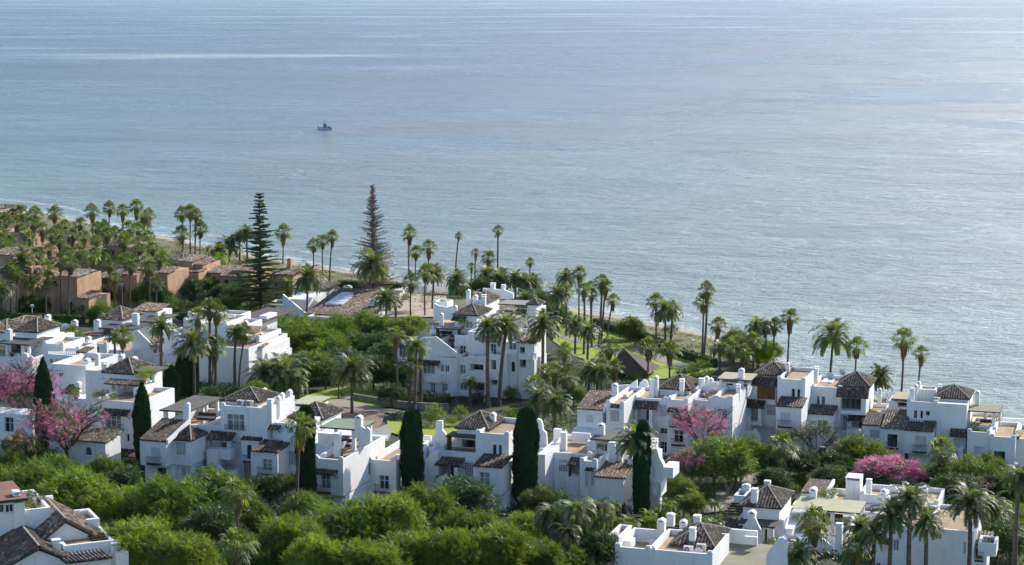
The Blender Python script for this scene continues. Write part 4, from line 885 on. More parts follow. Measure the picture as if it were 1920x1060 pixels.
def house_g2():
    h = House(1287, 868, 'white house with scalloped parapet behind the pink flowering tree in the upper right row')
    h.block(1288, 749, 1336, 2.4, 10, par=.6); h.block(1335, 746, 1374, .8, 9, ops=[(1346,767,1363,789,'lat')], par=.55)
    h.prof([(1288,749),(1290,744),(1296,744),(1301,749),(1325,749),(1329,745),(1335,745),(1336,749)], 2.39, .32)
    h.prof([(1336,746),(1338,742),(1346,742),(1352,747),(1362,747),(1367,743),(1374,744),(1374,748)], .79, .32)
    h.chim(1310, 1320, 710, 738, 8.5, 'plain'); h.chim(1319, 1328, 706, 736, 9.6); h.chim(1328, 1336, 709, 732, 10.6)
    h.prof([(1300,746),(1301,732),(1334,716),(1346,717),(1346,723),(1312,742)], 7.5, .35)
    h.block(1346, 716, 1402, 9.5, 4.5, y1=742, top='plain', ops=[(1362,719,1374,730,'void'),(1394,720,1403,732,'void')])
    h.canopy(1345, 710, 1408, 698, 8.8, 'sand', ph=1.6, posts=[(.03,.1)]); h.chim(1384.5, 1394, 691, 711, 9.5)
    h.chim(1380, 1387, 721, 744, 5, 'open')
    h.pot(1317, 742, 6.5, 'red flowering potted plant on the terrace above the pink tree', .4, 'pink')
    return h
def house_h():
    h = House(1456, 866, 'white house with brown wooden shutters and twin arches in the upper right row')
    h.block(1386, 722, 1455, 5.6, 6, y1=797, ops=[(1408,765,1422,792,'porch'),(1438,758.5,1453,779,'lat'),(1420,723,1453,750,'void')], top='plain')
    g = MB(); u, w = h.pt(1420, 723, 5.5); u2, w2 = h.pt(1453, 750, 5.5)
    for i in range(4): x = u+(u2-u)*i/4; g.box(x+.02, 5.5, w2, x+(u2-u)/4-.02, 5.56, w)
    h.add(g, 'wooden_shutter', M['brownwood'])
    h.awn(1408, 723, 1463, 706, 5.6, 1.4, br=False); h.awn(1388, 763, 1432, 750, 5.6, 1.6); h.block(1421, 765, 1427, 4.2, .4, y1=797, top='plain'); h.block(1407, 791, 1428, 4.1, 1.4, y1=797, top='plain')
    h.block(1400, 796, 1456, 6.4, 4, top='plain'); h.prof([(1395,784),(1404,780),(1407,782),(1407,812),(1395,812)], 3.2, .35); h.stair(1394, 786, 1383, 808, 3.8, 1)
    h.block(1367, 806, 1413, 1.6, .35, y1=824, top='plain'); h.prof([(1413,806),(1416,805),(1425,816),(1425,840),(1413,826)], 1.6, .35); h.block(1370, 824, 1410, 3.5, 2, top='plain')
    h.block(1455, 761, 1503, 0, 4.8, y1=807, top='plain', ops=[(1463,773,1482,797,'shut')]); h.shed(1454, 761, 1505, 745, -.2, 3.6); h.rail(1459, 787, 1485, 801, 0)
    h.block(1460, 806, 1508, .9, 4, top='plain', ops=[(1468,810,1488,828,'win')])
    bk = h.block(1458, 710, 1510, 3.8, 9.0, ops=[(1484,728.5,1490.5,746,'arch'),(1494,729.5,1500.5,746.5,'arch')], par=.5); h.sidewin(bk[1], 8.2, 8.7, bk[3]-2.8, bk[3]-1.7); h.block(1477, 748, 1506, 3.1, .68, y1=751, top='plain')
    g = h.hip(1412, 702, 1475, 679, 7.6, 6.4); h.hipwall(g, 1.6); h.chim(1472, 1480, 680, 700, 9.6, d=.5)
    h.chim(1526, 1533, 688, 712, 11.5, 'open', d=.7)
    h.dish(1481, 686, 11, 'small satellite dish beside the chimney of the brown shutter house', 5)
    return h
def house_i():
    h = House(1512, 856, 'white house with large dark glazed loggia and two satellite dishes on the roof')
    h.block(1512, 775, 1562, 0, 4.8, top='plain', ops=[(1533,788,1551,805,'win')]); h.shed(1511, 775, 1563, 760, -.2, 3.6)
    h.block(1519, 724, 1578, 3.8, 8.5, ops=[(1531,742,1537,760,'arch'),(1540,743,1547,760.5,'arch')], par=.5); h.block(1516, 762, 1548, 3.1, .68, y1=765, top='plain')
    h.block(1573, 740, 1624, 3.2, 7.5, y1=776, top='plain', ops=[(1576,746,1614,772,'void')])
    h.awn(1567, 744, 1628, 727, 3.2, 1.1, br=False)
    h.block(1563, 774, 1624, 4.2, 4.5, top='plain', ops=[(1569,779,1578,808,'win:c'),(1580,779,1588,808,'win:c'),(1597,790,1616,806,'porch')])
    h.awn(1588, 788, 1629, 776, 4.2, 1.4); h.block(1588, 805, 1613, 2.4, 1.7, y1=828, top='plain')
    g = h.hip(1568, 723, 1632, 697, 4.6, 6.2); h.hipwall(g, 1.3)
    h.block(1624, 770, 1660, 7.0, 5.5, par=.5, y1=800); h.prof([(1626,790),(1627,782),(1650,772),(1660,776),(1660,790)], 6.6, .3); h.chim(1646, 1652, 728, 752, 9)
    h.dish(1555.5, 707, 7.5, 'large satellite dish standing left of the hipped lookout by the sea', 9); h.dish(1578, 699, 9, 'smaller satellite dish just left of the pyramid roof peak by the sea', 7)
    h.block(1540, 716, 1560, 9, 3, top='plain', y1=728)
    h.pot(1633, 776, 6.4, 'flowering planter on the corner terrace beside the glazed loggia', .5, 'leafB'); h.pot(1641, 776, 6.4, 'yellowish terrace plant next to the lit side wall by the sea', .4, 'leafB')
    return h
def house_j():
    h = House(1694, 884, 'long white house with three joined tile roofs and plain blank wall near the right edge')
    h.block(1620, 797, 1653, 1.2, 4, top='plain', ops=[(1631,806,1649,822,'lat')]); h.shed(1616, 796, 1655, 775, .95, 4.4)
    h.block(1652, 802, 1697, 0, 5.8, top='plain', ops=[(1664,814,1682,839,'win:b')]); h.shed(1651, 802, 1698, 768, -.25, 6.2, m='tilel'); h.rail(1660, 828, 1685, 841, 0)
    h.block(1696, 806, 1748, -.4, 4.6, y1=850, top='plain', ops=[(1716,817,1736,844,'shut')]); h.shed(1695, 806, 1750, 789, -.65, 4.2); h.rail(1712, 833, 1738, 848, -.4)
    h.block(1703, 850, 1752, .5, 3.5, top='plain')
    h.block(1701, 752, 1758, 3.6, 9, ops=[(1713,769,1720,786,'arch'),(1725,770,1731,786,'arch'),(1736,771,1743,780,'win:b')], par=.45); h.block(1699, 788, 1732, 2.9, .68, y1=793, top='plain')
    h.block(1757, 756, 1813, 3.3, 9, y1=None, ops=[(1757.5,816,1772,830,'win')], top='plain')
    h.awn(1780, 818, 1816, 805, 3.3, 1.2, br=False); h.block(1782, 820, 1788, 2.2, .4, top='plain')
    h.prof([(1797,845),(1797,842),(1803,838),(1806,840),(1806,876),(1797,876)], 1.2, .3); h.stair(1806, 846, 1816, 872, 1.6, 1)
    g = h.hip(1751, 745, 1819, 722, 5.0, 6.2); h.hipwall(g, 1.2)
    h.chim(1707, 1713.5, 728, 752, 4.4, 'open'); h.chim(1714, 1720, 721, 748, 5.6); h.chim(1719, 1725, 715, 744, 7); h.chim(1758, 1764, 721, 744, 9, 'open'); h.chim(1829, 1836, 733, 756, 8.5)
    h.block(1722, 730, 1755, 6.5, 2.6, y1=752, par=.2, horns=False)
    h.ac(1756.5, 750, 4.5, 'air conditioner on the roof edge left of the rightmost hipped roof')
    h.block(1666, 752, 1706, 9, 4, y1=768, top='plain', ops=[(1683,754,1700,764,'void')]); h.canopy(1672, 748, 1708, 735, 8.4, 'sand', ph=1.4)
    cn = h.canopy(1812, 770, 1875, 757, 5.0, 'olive', posts=[(.86,.03),(.0,.1),(.98,.9),(.5,.95)], ph=2.9)
    h.block(1806, 796, 1868, 4.6, 8.5, par=.4, horns=False)
    h.block(1814, 809, 1857, .8, 9, ops=[(1827,837,1844,853,'shut')], par=.5); h.block(1856.5, 818, 1904, .3, 9.5, ops=[(1864,846,1884,870,'win:b')], par=.45); h.rail(1861, 864, 1887, 880, .3)
    h.block(1904, 822, 1960, 3, 9, par=.5); h.block(1880, 784, 1960, 13, .4, y1=800, top='plain')
    h.seats(1847, 800, 8, 'white sofa under the olive canopy at the right end of the upper row', 2)
    h.pot(1829, 806, 3.2, 'tall green potted plant at the left end of the terrace under the olive canopy', .8, 'leafA', .6); h.pot(1838, 812, 2.2, 'low bushy planter on the stepped parapet below the olive canopy', .5, 'leafB')
    h.pot(1909, 818, 2.6, 'trailing plant at the right corner of the lit terrace near the frame edge', .6, 'leafB')
    return h
HS = [f() for f in (house_a, house_b, house_c, house_d, house_e, house_f, house_g, house_g2, house_h, house_i, house_j)]
# ------------------------------------------------------------------ middle apartment block
def block_m():
    h = House(857, 744, 'four storey white stepped apartment block in the middle of the park', name='apartment_block', cat='apartment block', group='white apartment buildings')
    # left wing with the long diagonal stair parapet
    h.block(745, 646, 790, 1.0, 8, top='plain', ops=[(748,649,760,671,'win'),(749,684,764,700,'win'),(752,716,766,735,'win')]); h.shed(741, 650, 766, 640, -.1, 1.1, name='tile_awning')
    h.block(788, 668, 857, .2, 3.6, par=.1, horns=False, ops=[(792,683,815,703,'win:c'),(826,684.5,832,698,'win'),(835,685,842,698,'win'),(807,718,816,737,'win:c'),(828,719,839,737,'win:c')])
    h.prof([(788,669),(788,640),(797,634),(815,632),(856,667),(856,669)], .19, .35); h.block(790, 640, 818, .6, 7, par=.3, horns=False); h.block(817, 652, 858, 3.9, 5, par=.3, horns=False)
    h.prof([(812,636),(817,631),(860,664),(856,668),(852,668)], -.02, .25, name='stair_parapet')
    h.awn(779, 683, 822, 676, .2, .9); h.block(796, 703, 824, -1.2, 1.4, y1=716, par=.5, horns=False); h.block(745, 704, 790, -.2, 1.2, y1=714, par=.5, horns=False)
    h.prof([(824,742),(826,738),(840,731),(848,735),(850,744),(824,750)], -1.2, .3)
    h.block(800, 636, 826, 4.0, 7, par=.2, horns=False)
    # centre bays
    h.block(856, 669, 880, .8, 7, par=.35, ops=[(862,684,873,702,'win:c'),(862,719,876,733,'win:c')], horns=False)
    h.block(879, 671, 914, 1.6, 7, par=.35, ops=[(882.5,682.5,906,703,'void'),(884,718,908,736,'void')])
    h.block(880, 696, 916, .2, 1.5, y1=715, par=.5, horns=False); h.block(876, 668, 912, -.2, .3, y1=680, top='plain')
    h.block(852, 628, 878, 5.2, 7, par=.15, ops=[(862.5,648.5,873,668,'win')], horns=False); h.prof([(852,640),(860,632),(876,628),(882,632),(884,645),(852,650)], 4.9, .3)
    h.block(877, 622, 910, 4.2, 8, top='plain', ops=[(890,632,897,640,'win')]); h.awn(898, 640, 936, 632, 4.2, 1.4, br=False)
    h.block(898, 630, 944, 4.4, 8, par=.3, ops=[(902,641,912,668,'win:c'),(920,645,930,667,'win')]); h.block(913, 664, 950, 1.8, 8, par=.4, ops=[(921,675,930,700,'void'),(921,706,932,722,'void')]); h.block(914, 694, 935, 1.0, .9, y1=712, par=.4, horns=False)
    # roof terraces and canopies
    h.block(806, 618, 858, 8.4, 3, top='plain', ops=[(822,617,848,640,'void')]); h.rail(826, 630, 853, 642, 4.2, .05, slab=False)
    h.canopy(806, 607, 844, 599, 9.5, 'sand', ph=1.4, posts=[(.02,.1)]); h.canopy(815, 615, 863, 607, 5.8, 'sand', ph=2.3, posts=[(.02,.05),(.97,.05)], pm=M['wood'])
    h.seats(838, 639, 6.2, 'dark sofa set on the canopied top terrace of the middle apartment block', 3)
    g = h.hip(847, 590, 896, 569.5, 7.2, 7.0); h.hipwall(g, 3.0, ops=[(873,603,886,616,'win:c')])
    h.awn(845, 601, 871, 594, 7.4, 1.0, br=False); h.prof([(813.5,600),(813.5,569),(824,574),(838,577),(848,574),(850,585),(850,600)], 11, .4); h.block(812, 566, 838, 13.5, 3, par=.3, y1=600)
    h.chim(823, 830, 587, 606, 8); h.chim(873.5, 880.5, 543, 576, 14, d=.6); h.chim(886, 894, 553, 580, 15); h.chim(902, 909.5, 553, 584, 13.5, 'open'); h.chim(850, 856, 573, 590, 10)
    g = h.hip(880, 568, 911, 544.5, 18, 8.0, m='tilel'); h.hipwall(g, 3)
    h.dish(897, 569, 14, 'round white satellite dish between the chimneys of the middle apartment block', 7, face=150)
    h.canopy(909, 597, 964, 588, 7.5, 'sand', ph=2.2, posts=[(.03,.05)]); h.block(905, 600, 962, 9.5, 5, top='plain', ops=[(912,603,920,622,'void')]); h.shed(934, 582, 962, 577, 13, 3, m='tilel')
    h.block(930, 586, 966, 16, 4, par=.4)
    # right wing
    h.block(942, 641, 972, 3.0, 7.5, par=.5, ops=[(953.7,640,968,657,'win:c'),(958,678,965.7,698.5,'arch')]); h.block(944, 697, 954, 2.4, .5, y1=702, top='plain')
    h.shed(968, 642, 1003, 627, 2.0, 5, m='tilel'); h.block(970, 644, 1002, 3.0, 4.5, par=.6, ops=[(974,648,984,664,'void'),(974,672,986,690,'void')]); h.block(972, 664, 1000, 1.6, 1.5, y1=674, par=.45, horns=False)
    h.block(966, 616, 1000, 9, 4, par=.4, ops=[(976,622,984,632,'win')]); h.block(1002, 668, 1014, 5, 3, par=.4)
    h.block(989, 571, 1006, 14, 3.2, y1=604, top='plain'); g = h.hip(986, 571, 1009, 559.5, 13.8, 3.4)
    h.block(960, 577, 1010, 17, 4, top='plain', ops=[(966,580,986,596,'void')]); h.canopy(933, 570, 1008, 558, 16.5, 'greyroof', ph=1.5, d=4.5)
    h.prof([(905,556),(905,541),(945,544),(962,551),(962,560),(905,562)], 32, .5); h.chim(919, 927, 531, 548, 32.2, 'open'); h.chim(940, 946, 534, 546, 32.2, 'open'); h.block(955, 590, 1000, 16.2, .4, y1=604, top='plain')
    h.pot(983, 590, 13, 'round clipped potted bush beside the small domed tower of the middle block', .7); h.pot(868, 611, 5.6, 'dark climbing plant at the right post of the top terrace canopy', .8, 'leafD')
    h.pot(814, 634, 3.0, 'low planter at the top of the diagonal stair parapet', .5, 'leafD')
    return h
block_m()
def clubhouse():
    h = House(600, 600, 'long low white clubhouse with large mottled tile roof and skylight near the beach', name='clubhouse', cat='clubhouse', group=None)
    u0, w0 = h.pt(572.5, 587, 0); u1, w1 = h.pt(700, 590, 0)
    # big mono-pitch roof falling towards the camera
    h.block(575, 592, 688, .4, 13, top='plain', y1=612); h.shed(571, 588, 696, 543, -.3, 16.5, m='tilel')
    h.prof([(530,552),(573,588),(573,606),(530,604)], .3, .5); h.block(531, 560, 574, 6, 10, top='plain', ops=[(533,563,538,573,'win'),(558,596,563,604,'win')])
    h.block(575, 593, 661, -3.4, 3.6, par=.2, horns=False, ops=[(640,598,652,606,'win')]); h.block(550, 541, 616, 22, 3, top='plain', ops=[(556,544,562,548,'win')]); h.shed(548, 541, 618, 528, 21.7, 6)
    h.chim(644, 658, 535, 549, 21); 
    sk = MB(); u, w = h.pt(612, 552, 13); sk.box(u-1.6, 5, w-2.4, u+.9, 13, w-.6); 
    mb = MB(); a, wa = h.pt(609, 574, 5); b, wb = h.pt(600, 552, 13.5); mb.add([(a,5,wa),(a+2.6,5,wa),(a+2.6,13.5,wb+.2),(a,13.5,wb+.2),(a,5,wa+.5),(a+2.6,5,wa+.5),(a+2.6,13.5,wb+.7),(a,13.5,wb+.7)], [(0,1,5,4),(1,2,6,5),(2,3,7,6),(3,0,4,7)]); sky_ = h.add(mb, 'skylight', M['trim'])
    g = MB(); g.add([(a+.1,5.1,wa+.51),(a+2.5,5.1,wa+.51),(a+2.5,13.4,wb+.71),(a+.1,13.4,wb+.71)], [(0,1,2,3)]); h.add(g, 'pane', M['shutter'], sky_)
    mb = MB(); a, wa = h.pt(630, 572, 5.5); b, wb = h.pt(624, 556, 11.5); mb.add([(a,5.5,wa),(a+1.3,5.5,wa),(a+1.3,11.5,wb+.2),(a,11.5,wb+.2),(a,5.5,wa+.3),(a+1.3,5.5,wa+.3),(a+1.3,11.5,wb+.5),(a,11.5,wb+.5)], [(0,1,5,4),(1,2,6,5),(2,3,7,6),(3,0,4,7),(4,5,6,7)]); h.add(mb, 'skylight', M['trim'])
    h.prof([(692,577),(694,566),(700,560),(708,566),(712,577),(706,580)], 6, .4); h.block(495, 570, 532, 4, 6, par=.3, horns=False, ops=[(507,574,516,583,'void')])
    h.block(661, 584, 700, -1, .3, y1=606, top='plain', m=M['tan'])
clubhouse()
def free_wall(name, pts, hgt, th, m, label, cat, z=0):
    P = [G(x, y) for x, y in pts]; mb = MB()
    for a, b in zip(P, P[1:]):
        d = (b-a).normalized(); s = Vector((d.y, -d.x, 0))*th/2; vs = []
        for o, zz in ((a-d*.05, a.z), (b+d*.05, b.z)):
            for q in (-s, s): vs += [(o.x+q.x, o.y+q.y, zz-1), (o.x+q.x, o.y+q.y, zz+hgt)]
        mb.add(vs, [(0,1,3,2),(4,6,7,5),(0,4,5,1),(2,3,7,6),(1,5,7,3)])
    return tag(mb.obj(name, m), label, cat)
free_wall('garden_wall', [(724,560),(760,553),(800,549),(842,548)], 1.6, .3, M['white'], 'low curved white wall round the bare sandy building ground', 'wall')
free_wall('construction_fence', [(841,553),(862,552),(884,556)], 2.0, .06, flat('green netting', (.02,.33,.17), .8), 'bright green netting fence at the end of the white curved wall', 'fence')
free_wall('garden_wall', [(840,770),(790,768),(740,764),(700,757),(660,750)], 1.0, .4, noisemat('rubble stone', [(.3,(.12,.11,.09)), (.7,(.33,.30,.25))], scale=1.6), 'low rubble stone retaining wall below the dark shrubs of the park', 'wall')
# ------------------------------------------------------------------ left cluster
def cluster_left():
    h = House(30, 720, 'white villa with hipped roof and dark green porch canopy at the far left edge', group='white villas on the left')
    g = h.hip(23, 621, 70, 596, 6, 7); h.hipwall(g, 1.6); h.block(14, 636, 86, 5.2, 8, top='plain', ops=[(20,640,42,668,'void')])
    h.canopy(-12, 643, 55, 629, 1.5, 'navy', ph=3.4, posts=[(.3,.04),(.78,.04),(.97,.04)]); h.chim(9, 19, 617, 634, 3.6)
    h.block(-10, 668, 60, .8, 6, par=.9); g = h.hip(-40, 621, 12, 599, 9, 8, m='tilel'); h.hipwall(g, 2)
    g = h.hip(12, 604, 40, 594, 18, 6, m='tilel'); h.hipwall(g, 2); h.chim(83, 92, 590, 605, 14); h.chim(8, 16, 666, 684, .9); h.chim(26, 34, 664, 682, .9); h.prof([(38,690),(38,672),(44,662),(50,664),(54,676),(54,690)], .7, .5)
    h.seats(30, 668, 4, 'dark sofa under the green canopy at the far left villa', 3)
    h = House(130, 770, 'white villa with comb topped parapet behind the left pink trees', group='white villas on the left')
    h.block(96, 682, 160, 0, 9, par=.8, ops=[(109,699,118,707,'win')], horns=False); h.block(88, 664, 150, 9, .35, y1=684, top='plain')
    mb = MB()
    for i in range(16): u, w = h.pt(90+i*3.8, 664, 9); mb.box(u-.07, 9.003, w+.002, u+.07, 9.3, w+.3)
    h.add(mb, 'parapet_comb', M['white']); h.shed(142, 660, 160, 651, 8.2, 2.5, name='tile_roof'); h.block(80, 644, 118, 13, 6, par=.4); h.block(118, 652, 148, 14, 5, par=.4)
    h.ac(98, 677, 8.2, 'air conditioner fixed below the comb topped parapet on the left'); h.shed(114, 737, 137, 722, -3.5, 2.2, name='tile_awning'); h.chim(140, 149, 716, 735, -2); h.chim(160, 170, 721, 757, -3.6)
    h.block(100, 744, 176, -3.0, 3.0, top='plain'); h.chim(154, 166, 672, 690, 2); h.dish(122, 613, 16, 'white satellite dish among the fan palms of the left villas', 7, face=160)
    h = House(210, 862, 'white three storey house with tiled window awning left of the narrow front cypress', group='white villas on the left')
    h.block(175, 749, 259, 0, 9, ops=[(197,777,227,805,'win:c'),(197,818,227,835,'win'),(236.5,813,243,829,'arch')], par=.5)
    h.awn(188, 777, 237, 768, 0, 1.0); h.rail(195, 792, 233, 806, 0); h.shed(197, 853, 258, 843, -1.6, 1.5, name='tile_awning'); h.block(176, 838, 200, -1.5, 2, top='plain')
    h.block(160, 694, 192, 8.2, 5, par=.5, horns=False); h.block(184, 712, 256, 7.4, 6, top='plain', ops=[(210,721,217,733,'win:c'),(220,720,226,733,'win:c'),(230,719,237,732,'win:c')])
    h.shed(194, 719, 258, 713, 5.6, 1.7, name='tile_awning'); g = h.hip(189, 698, 250, 671, 8.0, 5.8); h.hipwall(g, 1.2, .2)
    h.canopy(250, 696, 290, 686, 8.5, 'canvas', ph=2.2, posts=[(.95,.05)]); h.block(252, 699, 282, 10.5, 3, top='plain', ops=[(263,699,272,712,'win:c')]); h.block(250, 728, 262, 5, 4, par=.4)
    h.chim(243, 254, 669, 688, 12.5); h.chim(177, 185, 663, 685, 11.5); h.chim(190, 200, 679, 697, 8.6, 'open'); h.chim(221, 230, 665, 682, 13)
    h.pot(186, 750, .5, 'bushy planter on the left part of the parapet above the tiled window awning', .75, 'leafA'); h.pot(200, 752, .45, 'second bushy planter on the parapet above the tiled window awning', .8, 'leafG'); h.pot(215, 749, .6, 'rightmost planter on the parapet above the tiled window awning', .6, 'leafA'); h.pot(143, 744, -2.6, 'potted shrub on a white pier right of the left pink tree', .8, 'leafB')
    h.pot(271, 712, 7, 'sprawling yellow green plant on the terrace left of the cypress trio', 1.0, 'leafB'); h.pot(284, 706, 9, 'orange flowering bush at the end of the brown canopy', .7, 'leafB')
    h = House(140, 900, 'low white house with arched door under the right hand pink tree', group='white villas on the left')
    h.block(93, 822, 197, 0, 3.4, top='plain', ops=[(159,838,172,856,'arch'),(120,824,130,843,'win')]); h.shed(92, 822, 198, 804, -.3, 4); h.block(-30, 772, 60, 6, 3, top='plain', ops=[(8,782,26,812,'win')])
    h = House(230, 690, 'white villa with hipped roof and slate canopy behind the left fan palms', group='white villas on the left')
    g = h.hip(184, 598, 230, 574.5, 14, 7, m='tilel'); h.hipwall(g, 1.6); h.canopy(184, 615, 250, 604, 10, 'navy', ph=2.3, posts=[(.02,.05),(.5,.05)]); h.block(186, 612, 262, 15.5, 6, top='plain', ops=[(215,614,232,630,'void')])
    h.chim(175, 186, 599, 617, 10); h.chim(133, 143, 600, 616, 14); h.canopy(148, 627, 187, 615, 8, 'redroof', ph=2); h.block(160, 643, 200, 2, 6, par=.4, ops=[(180,650,186,662,'void')]); h.chim(160, 168, 631, 645, 3)
    h.block(150, 627, 215, 9.5, 4, top='plain', ops=[(190,622,196,634,'win')]); h.block(198, 655, 250, 3, 9, par=.4, ops=[(201,656,206,670,'void'),(222,650,228,662,'win')]); h.chim(222, 231, 663, 676, -.5)
    h.prof([(248,622),(258,620),(290,652),(290,690),(248,690)], 4, .3, name='stair_parapet'); h.shed(272, 641, 309, 624, 8, 5, m='tilel', verge=True); h.block(274, 643, 308, 8.3, 6, top='plain', ops=[(288,646,302,664,'win:c')])
    h.block(308, 625, 336, 9, 6, par=.3); h.prof([(308,640),(310,628),(322,618),(336,624),(336,666),(308,666)], 7, .4); h.block(307, 666, 343, 2.5, 4, par=.7, y1=684, horns=False); h.block(280, 668, 312, 4, 6, par=.5); h.block(310, 682, 345, 4, 6, top='plain', ops=[(312,684,330,698,'void')])
    h.canopy(253, 602, 292, 588, 17, 'canvas', ph=2.3, posts=[(.95,.05)]); h.shed(246, 582, 292, 569, 22, 5, m='tilel'); h.block(248, 584, 296, 22.3, 5, top='plain'); h.chim(247, 258, 588, 606, 14, 'plain')
    h.pot(290, 656, 4, 'dark rounded shrub at the foot of the sloping parapet behind the left palms', .8, 'leafD'); h.pot(335, 664, 3, 'yellow green planter on the curved balcony left of the cypresses', .8, 'leafB')
    h = House(420, 722, 'tall white apartment building with big blank shaded wall behind fan palms', name='apartment_block', cat='apartment block', group='white apartment buildings')
    h.block(372, 648, 466, 0, 14, par=.3, horns=False); h.block(344, 600, 376, 9, 8, par=.4, ops=[(350,612,358,626,'void')]); h.block(376, 603, 424, 11, 8, par=.5); h.block(420, 610, 455, 7, 7, par=.4)
    h.shed(422, 622, 478, 612, 5.2, 4.5, m='tilel'); h.block(450, 630, 486, 6.4, 8, par=.4, ops=[(470,636,480,648,'win')]); h.shed(462, 651, 489, 643, 3.2, 3, m='tilel'); h.block(464, 654, 492, 3.8, 8, par=.4, ops=[(470,660,484,672,'void')])
    h.block(466, 676, 498, 2.6, 9, par=.5, ops=[(468,684,478,698,'win'),(482,684,492,700,'win')]); h.block(488, 646, 508, 9, 7, par=.5, ops=[(492,652,500,662,'void')]); h.block(500, 664, 517, 8, 6, par=.5, y1=690); h.block(482, 665, 502, 5, 2, par=.5, y1=676)
    h.chim(371, 379, 576, 604, 13, 'plain'); h.chim(387, 394, 580, 604, 14); h.chim(456, 463, 601, 618, 12); h.chim(485, 492, 625, 642, 10); h.block(352, 588, 384, 18, 5, par=.4); h.block(395, 592, 440, 18, 6, par=.4)
    h.canopy(434, 600, 496, 577, 22, 'plum', ph=2, posts=[(.02,.05),(.9,.05)]); h.block(486, 592, 500, 24, 4, top='plain')
    h.pot(471, 676, 2.5, 'red potted plant on the stepped balcony of the tall blank walled building', .5, 'pink')
cluster_left()
# ------------------------------------------------------------------ terracotta villas
def terra(ax, ay, label, boxes, **k):
    h = House(ax, ay, label, name='terracotta_villa', cat='villa', group='terracotta villas', wall='terra', **k)
    for b in boxes:
        t = b[0]
        if t == 'b':
            h.block(*b[1:6], ops=b[6] if len(b) > 6 else (), horns=False, par=.4)
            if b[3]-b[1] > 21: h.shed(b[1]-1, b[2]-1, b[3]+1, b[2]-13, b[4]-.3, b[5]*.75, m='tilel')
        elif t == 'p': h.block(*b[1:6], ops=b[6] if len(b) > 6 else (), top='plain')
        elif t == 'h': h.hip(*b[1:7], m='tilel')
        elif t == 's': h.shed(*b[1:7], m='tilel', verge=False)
        elif t == 'c': h.chim(*b[1:6])
        elif t == 'a': h.awn(*b[1:6], br=False)
        elif t == 'y': h.canopy(*b[1:6], 'greyroof', posts=[(.02,.05),(.95,.05)], ph=2.4)
    return h
terra(20, 592, 'terracotta villa with small paired windows at the far left edge', [('p',-20,512,27,0,12,[(24-1,516,26,526,'win:b')]),('b',20,516,50,2,9,[(26,518,29,527,'win:b'),(33,518,36,527,'win:b')]),('s',-20,510,30,500,-.3,5),('c',51,60,500,525,3),('b',-20,478,24,12,8)])
terra(70, 590, 'terracotta villa with broad speckled roof and arched porch behind the left villas', [('p',46,538,95,0,9,[(68,566,84,588,'arch')]),('s',44,538,97,512,-.3,8.5),('p',90,523,112,2,8,[(98,527,106,533,'win:b')])])
terra(120, 592, 'flat fronted terracotta villa behind two slim fan palms', [('b',97,518,144,0,9,[(128,566,136,584,'win:b')]),('p',140,560,166,-1,8,[(150,572,158,584,'win:b')]),('s',142,559,168,545,-1.3,5),('c',154,159,530,546,4)])
terra(205, 572, 'terracotta villa with draped window awning and dark tile roof', [('p',182,520,218,0,8,[(198,532,208,542,'win:c'),(192,550,204,566,'void')]),('s',181,520,220,499,-.3,7),('a',188,531,214,524,0),('p',216,514,256,2,8,[(224,532,234,548,'void')]),('s',214,514,238,504,1.7,5),('h',236,498,264,482,6,5),('c',205,210,489,502,6)])
terra(285, 572, 'terracotta villa with tall arched doorways left of the light villa gable', [('p',258,524,292,1,9,[(275,528,280,538,'win:b'),(287,530,293,545,'win:b')]),('p',290,512,314,0,9,[(303,525,311,538,'arch')]),('s',257,522,294,506,.7,5),('s',289,511,316,500,-.3,5),('b',244,504,262,4,6)])
terra(355, 560, 'terracotta villa with pale stepped gable facing the sun', [('b',332,491,360,0,9,[(344,500,350,506,'win:b')]),('h',315,487,345,475,4,6),('b',358,497,380,1,8),('s',346,509,372,503,-2,4),('p',345,511,372,-1.7,6),('c',357,364,478,492,5),('b',310,512,348,3,6)])
terra(430, 565, 'terracotta villa partly hidden behind the tall green araucaria', [('p',412,518,438,0,9,[(420,524,428,532,'void')]),('s',411,517,440,503,-.3,6),('p',436,508,470,2,10,[(420+30,520,460,532,'win:b')]),('s',434,507,472,497,1.7,5),('b',380,512,414,2,8)])
terra(520, 560, 'tan villa with brick chimney between the araucaria and the clubhouse', [('p',505,514,548,4,14,[(512,528,520,540,'win:b')]),('s',505,514,550,500,3.7,6),('c',538,545,484,508,8),('b',480,524,508,2,8)])
terra(130, 520, 'tall narrow terracotta villa with pale roof terraces in the palm grove', [('b',112,452,134,0,8,[(119,458,124,466,'win:b')]),('b',62,462,80,0,8),('c',66,70,448,464,2),('p',130,470,168,2,9,[(158,474,166,484,'void'),(140,476,147,486,'win:b')]),('s',118,456,148,446,2,5),('y',148,471,176,465,-2)])
terra(220, 520, 'terracotta villa with wide hipped roof nearest the beach in the palm grove', [('p',198,462,250,0,10,[(206,468,214,478,'win:b'),(228,470,240,482,'void')]),('h',196,462,228,445,0,8),('h',224,468,254,456,3,8),('c',194,199,448,462,2),('b',170,476,202,-2,7)])
terra(5, 470, 'orange red roofed house cut by the left frame edge by the sea', [('p',-30,402,9,0,8),('h',-34,390,8,383,-.5,8),('p',-30,436,40,-20,12,[(10,440,18,450,'win:b')])])
